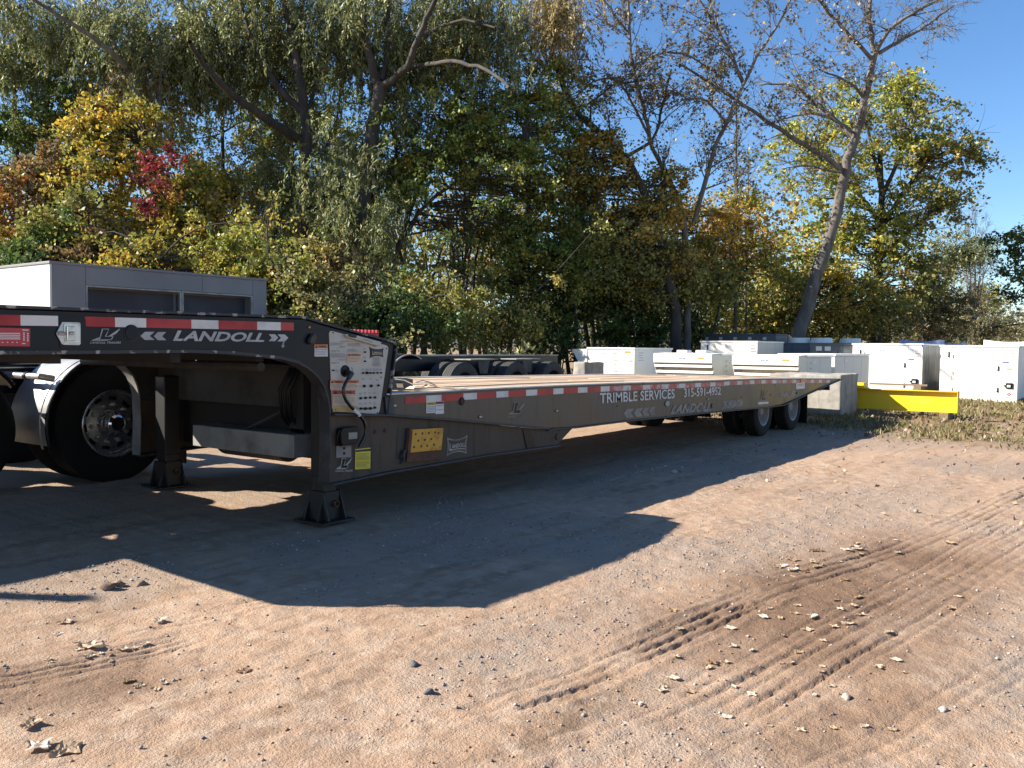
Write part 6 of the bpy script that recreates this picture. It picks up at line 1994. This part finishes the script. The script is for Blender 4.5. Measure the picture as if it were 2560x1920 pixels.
# distant treeline and low hills at the right
t = Leaves()
for i in range(420):
    x = rng.uniform(1500, 2420)
    k = rng.uniform(75, 190)
    c = D(x, 740, k)
    hgt = rng.uniform(1.5, 5.5) * (k / 110)
    c[2] = rng.uniform(.3, hgt)
    m = rng.integers(50, 110)
    r_ = rng.uniform(1.2, 2.6) * k / 110
    C = c + rng.normal(size=(m, 3)) * np.array([r_, r_, r_ * .55])
    C[:, 2] = np.maximum(C[:, 2], .1)
    t.add(C, .55 * k / 110, .7, pick('far', m) * rng.uniform(.75, 1.2, (m, 1)))
NLEAF[0] += sum(len(c) for c in t.c)
o = t.build("far_treeline", leaf_m, None, (0, 0, 0))
tag(o, "distant brown treeline along the horizon at the right", kind='stuff')
mb = MB()
hx = np.linspace(-300, 900, 60)
for i in range(59):
    pass
hill_m = paint("wooded_hill", (.075, .085, .075), .95, (.11, .10, .075), (.4, .65), .05)
vs, fs = [], []
for i, a in enumerate(np.linspace(-75, 35, 90)):
    w0 = math.radians(36.2 + a)
    hgt = 9 + 14 * float(fbm(np.array([a * .11 + 50]), np.array([2.0]), 3)[0])
    for rr, zz in ((420, -1), (450, hgt * .6), (500, hgt), (640, -1)):
        vs.append((rr * math.cos(w0), rr * math.sin(w0), zz))
for i in range(89):
    for j in range(3):
        o_ = i * 4 + j
        fs.append((o_, o_ + 4, o_ + 5, o_ + 1))
mb.add(vs, fs)
tag(build("hills", mb, hill_m), "low wooded hills on the horizon", kind='structure')
# ---------------------------------------------------------------- on the ground: stones, leaves, grass
def blobs_mesh(name, C, R_, cols, mat, label):
    """Small broken stones as squashed octahedra with uneven corners, one mesh."""
    n = len(C)
    base = np.array([(1, 0, 0), (0, 1, 0), (-1, 0, 0), (0, -1, 0), (0, 0, 1), (0, 0, -1)], float)
    V = base[None] * rng.uniform(.55, 1.2, (n, 6, 1))
    a = rng.random(n) * 6.28
    c_, s_ = np.cos(a), np.sin(a)
    X = V[..., 0] * c_[:, None] - V[..., 1] * s_[:, None]
    Y = V[..., 0] * s_[:, None] + V[..., 1] * c_[:, None]
    V = np.stack([X, Y * .8, V[..., 2] * .62], -1) * R_[:, None, None] + C[:, None, :]
    f = np.array([(0, 1, 4), (1, 2, 4), (2, 3, 4), (3, 0, 4), (1, 0, 5), (2, 1, 5), (3, 2, 5), (0, 3, 5)])
    Q_ = (f[None] + (np.arange(n) * 6)[:, None, None]).reshape(-1, 3)
    me = bpy.data.meshes.new(name)
    fill_mesh(me, V.reshape(-1, 3), Q_)
    at = me.attributes.new("col", 'FLOAT_COLOR', 'FACE')
    cc = np.ones((n, 8, 4), np.float32)
    cc[..., :3] = cols[:, None, :]
    at.data.foreach_set("color", cc.ravel())
    me.materials.append(mat)
    o = bpy.data.objects.new(name, me)
    COL.objects.link(o)
    return tag(o, label, kind='stuff')
m, tt, b = nodes_of("stone_colour")
L(tt, N(tt, "ShaderNodeAttribute", attribute_name="col").outputs['Color'], b.inputs['Base Color'])
b.inputs['Roughness'].default_value = .9
stone_m = m
stc = np.array([(.17, .155, .15), (.26, .23, .21), (.36, .31, .27), (.11, .10, .10), (.34, .23, .16), (.42, .38, .34)])
n = 90000
sx = rng.uniform(1.1, 13, n) ; sy = rng.uniform(-1.5, 4.8, n)
keep = rng.random(n) < (.035 + .75 * gravel_mask(sx, sy) ** 2) * np.clip(6.5 / (np.hypot(sx, sy) + .5), .1, 1)
sx, sy = sx[keep], sy[keep]
R_ = .003 + .010 * rng.random(len(sx)) ** 3
C = np.stack([sx, sy, ground_z(sx, sy) + R_ * .25], -1)
blobs_mesh("gravel", C, R_, stc[rng.choice(6, len(sx), p=[.22, .24, .2, .1, .14, .1])], stone_m, "loose gravel scattered over the dirt yard")
n = 9000
sx = rng.uniform(1.1, 9, n) ; sy = rng.uniform(-.8, 4.6, n)
sd = np.min(np.abs(np.stack([np.abs(path_dist(sx, sy, tk[0])[0]) - tk[1] for tk in TRACKS[:9]])), 0)
keep = rng.random(n) < np.exp(-(sd / .07) ** 2) * .8 + .03
sx, sy = sx[keep], sy[keep]
R_ = .003 + .010 * rng.random(len(sx)) ** 3
C = np.stack([sx, sy, ground_z(sx, sy) + R_ * .2], -1)
cl = np.array([(.27, .175, .115), (.34, .235, .165), (.20, .125, .08)])
blobs_mesh("clods", C, R_, cl[rng.choice(3, len(sx))], stone_m, "crumbs of dry earth pushed up beside the tyre tracks")
# larger stones, one by one
def stone(px, py, r_, col, label):
    p = G(px, py)
    bm = bmesh.new()
    bmesh.ops.create_icosphere(bm, subdivisions=2, radius=r_)
    for v in bm.verts:
        q = v.co / r_
        e = vnoise(np.array([q.x * 1.6 + px]), np.array([q.y * 1.6 + q.z * 1.3 + py]))[0]
        v.co = Vector((v.co.x * (1 + 1.0 * (e - .5)), v.co.y * .8 * (1 + 1.0 * (e - .5)), v.co.z * .6 * (1 + 1.1 * (e - .5))))
    me = bpy.data.meshes.new("stone")
    bm.to_mesh(me); bm.free()
    me.polygons.foreach_set("use_smooth", [True] * len(me.polygons))
    me.materials.append(paint("stone_%d" % px, col, .9, tuple(c * .7 for c in col), (.4, .7), 30, bump=.4, bscale=120))
    o = bpy.data.objects.new("stone", me)
    COL.objects.link(o)
    o.location = (p[0], p[1], p[2] + r_ * .25)
    tag(o, label, "stone", "loose stones on the dirt")
for q in ((270, 1473, .042, (.17, .12, .085), "largest brown stone at the rim of the gooseneck's shadow on the left"),
          (300, 1465, .030, (.22, .155, .11), "brown stone right behind the largest one by the shadow at left"),
          (357, 1461, .028, (.20, .14, .10), "flat brown stone alone right of the pair by the left shadow"),
          (1036, 1664, .022, (.10, .095, .095), "small dark grey stone in gravel left of the middle track's end"),
          (1070, 1733, .024, (.14, .13, .13), "grey stone below the small dark one in the middle gravel"),
          (2358, 1778, .019, (.38, .34, .30), "pale stone with a sharp shadow at the lower right"),
          (2115, 1745, .020, (.48, .40, .30), "large pale stone in the damp patch at the lower right"),
          (2290, 1280, .03, (.30, .26, .23), "small stone among leaves near the right end of the upper track")):
    stone(*q)
# dead leaves
lc = np.array([(.44, .34, .24), (.36, .26, .165), (.29, .19, .105), (.52, .43, .33), (.22, .13, .075)])
def leaf_obj(px, py, size, col, label, grp):
    p = G(px, py)
    na, nb = 10, 7
    vs, fs = [], []
    a0 = rng.random() * 6.28
    cu, tw = rng.uniform(.15, .8), rng.uniform(-.8, .8)
    for i in range(na):
        u = i / (na - 1)
        wd_ = math.sin(math.pi * u ** .8) * .36 * (1 + .38 * math.sin(13 * u + a0))
        for j in range(nb):
            v = (j / (nb - 1) - .5) * 2
            x, y = (u - .5) * size, v * wd_ * size
            z = size * (.05 + .16 * cu * v * v * wd_ * 2 + .05 * cu * (2 * u - 1) ** 2 + .045 * math.sin(9 * u + 5 * v + a0) + tw * .08 * v * u)
            vs.append((x * math.cos(a0) - y * math.sin(a0), x * math.sin(a0) + y * math.cos(a0), z))
    for i in range(na - 1):
        for j in range(nb - 1):
            q = i * nb + j
            fs.append((q, q + 1, q + nb + 1, q + nb))
    me = bpy.data.meshes.new("dead_leaf")
    me.from_pydata(vs, [], fs)
    at = me.attributes.new("col", 'FLOAT_COLOR', 'FACE')
    cc = np.ones((len(fs), 4), np.float32)
    cc[:, :3] = np.clip(np.array(col) * rng.uniform(.85, 1.15, (len(fs), 1)), 0, 1)
    at.data.foreach_set("color", cc.ravel())
    me.materials.append(dry_leaf_m)
    o = bpy.data.objects.new("dead_leaf", me)
    COL.objects.link(o)
    o.location = (p[0], p[1], p[2] + .002)
    tag(o, label, "leaf", grp)
special = [(232, 1620, .13, 0, "large curled pale leaf standing up in the left tyre track"), (396, 1554, .085, 3, "pale leaf lying alone above the left tyre track"),
           (165, 1557, .075, 0, "flat pale leaf at the far left above the left track"), (75, 1812, .09, 1, "rolled leaf at the lower left"),
           (165, 1880, .11, 1, "large crumpled leaf with a shadow in the lower left corner"), (95, 1868, .10, 3, "pale leaf left of the crumpled one in the lower left corner"),
           (610, 1680, .065, 4, "dark curled leaf alone left of the middle"), (1907, 1543, .06, 3, "yellowish ribbed leaf beside the upper track"),
           (620, 1614, .03, 3, "small pale leaf in the middle left"), (1052, 1564, .035, 3, "small white leaf alone near the middle")]
for px, py, s_, ci, lb in special:
    leaf_obj(px, py, s_, lc[ci], lb, "single dead leaves on the dirt")
SH = "small crumpled dead leaf lying in the tyre tracks"
spots = []
for _ in range(95):
    z_ = rng.random()
    if z_ < .16:
        spots.append((rng.uniform(120, 470), rng.normal(1640, 36)))
    elif z_ < .24:
        spots.append((rng.normal(400, 50), rng.normal(1715, 14)))
    elif z_ < .46:
        x = rng.uniform(1930, 2160); spots.append((x, 1430 - (x - 1960) * .32 + rng.normal(0, 14)))
    elif z_ < .85:
        x = rng.uniform(1640, 2420); spots.append((x, 1560 - (x - 2000) * .25 + rng.normal(0, 75)))
    else:
        spots.append((rng.uniform(1500, 2300), rng.uniform(1650, 1850)))
for px, py in spots:
    k_ = 1.3 * FPX / (py - 867)
    leaf_obj(px, py, rng.uniform(10, 26) * k_ / FPX * 1.5, lc[rng.choice(5, p=[.3, .25, .15, .2, .1])], SH, "small dead leaves in the tyre tracks")
# leaf litter and grass at the far right and beyond the trailer
t = Leaves()
n = 15000
gx_ = rng.uniform(8, 30, n); gy_ = rng.uniform(-3.5, 12, n)
kp = (rng.random(n) < grass_mask(gx_, gy_) * (.35 + .65 * fbm(gx_ * .8, gy_ * .8, 3)))
gx_, gy_ = gx_[kp], gy_[kp]
C = np.stack([gx_, gy_, ground_z(gx_, gy_) + .02 + .05 * rng.random(len(gx_))], -1)
t.add(C, .085, .6, lc[rng.choice(5, len(gx_), p=[.10, .25, .3, .05, .30])] * .7, up=1.5)
n = 1500
gx_ = rng.uniform(7, 16, n); gy_ = rng.uniform(-1, 4.4, n)
kp = rng.random(n) < .25 * fbm(gx_, gy_, 2) + .5 * sstep(11, 15, gx_)
gx_, gy_ = gx_[kp], gy_[kp]
C = np.stack([gx_, gy_, ground_z(gx_, gy_) + .012], -1)
t.add(C, .055, .6, lc[rng.choice(5, len(gx_), p=[.2, .25, .25, .05, .25])] * .85, up=1.6)
o = t.build("leaf_litter", dry_leaf_m, None, (0, 0, 0))
tag(o, "fallen leaves strewn in the dry grass", kind='stuff')
n = 105000
gx_ = rng.uniform(8, 32, n); gy_ = rng.uniform(-4, 12, n)
tuft = fbm(gx_ * 1.6 + 7, gy_ * 1.6, 3)
kp = rng.random(n) < grass_mask(gx_, gy_) * np.clip((tuft - .36) * 4, .05, 1)
gx_, gy_, tuft = gx_[kp], gy_[kp], tuft[kp]
m_ = len(gx_)
hgt = (.03 + .085 * rng.random(m_)) * (.5 + 1.2 * tuft)
a = np.stack([rng.normal(size=m_) * .45, rng.normal(size=m_) * .45, np.ones(m_)], -1)
base = np.stack([gx_, gy_, ground_z(gx_, gy_)], -1)
gl = Leaves()
gp = [(3, (.27, .205, .10)), (2, (.20, .155, .075)), (3, (.13, .155, .04)), (1, (.36, .29, .15))]
PAL['drygrass'] = gp
gl.c, gl.a = [base + a * hgt[:, None] * .5], [a * hgt[:, None] * .5]
bb = np.cross(a, rng.normal(size=(m_, 3))); bb /= np.linalg.norm(bb, axis=1, keepdims=True)
gl.b, gl.n = [bb * .010], [bb * 0]
gl.col = [pick('drygrass', m_) * .55 * rng.uniform(.75, 1.25, (m_, 1))]
o = gl.build("grass", grass_m, None, (0, 0, 0))
tag(o, "dry yellow grass at the edge of the yard", kind='stuff')
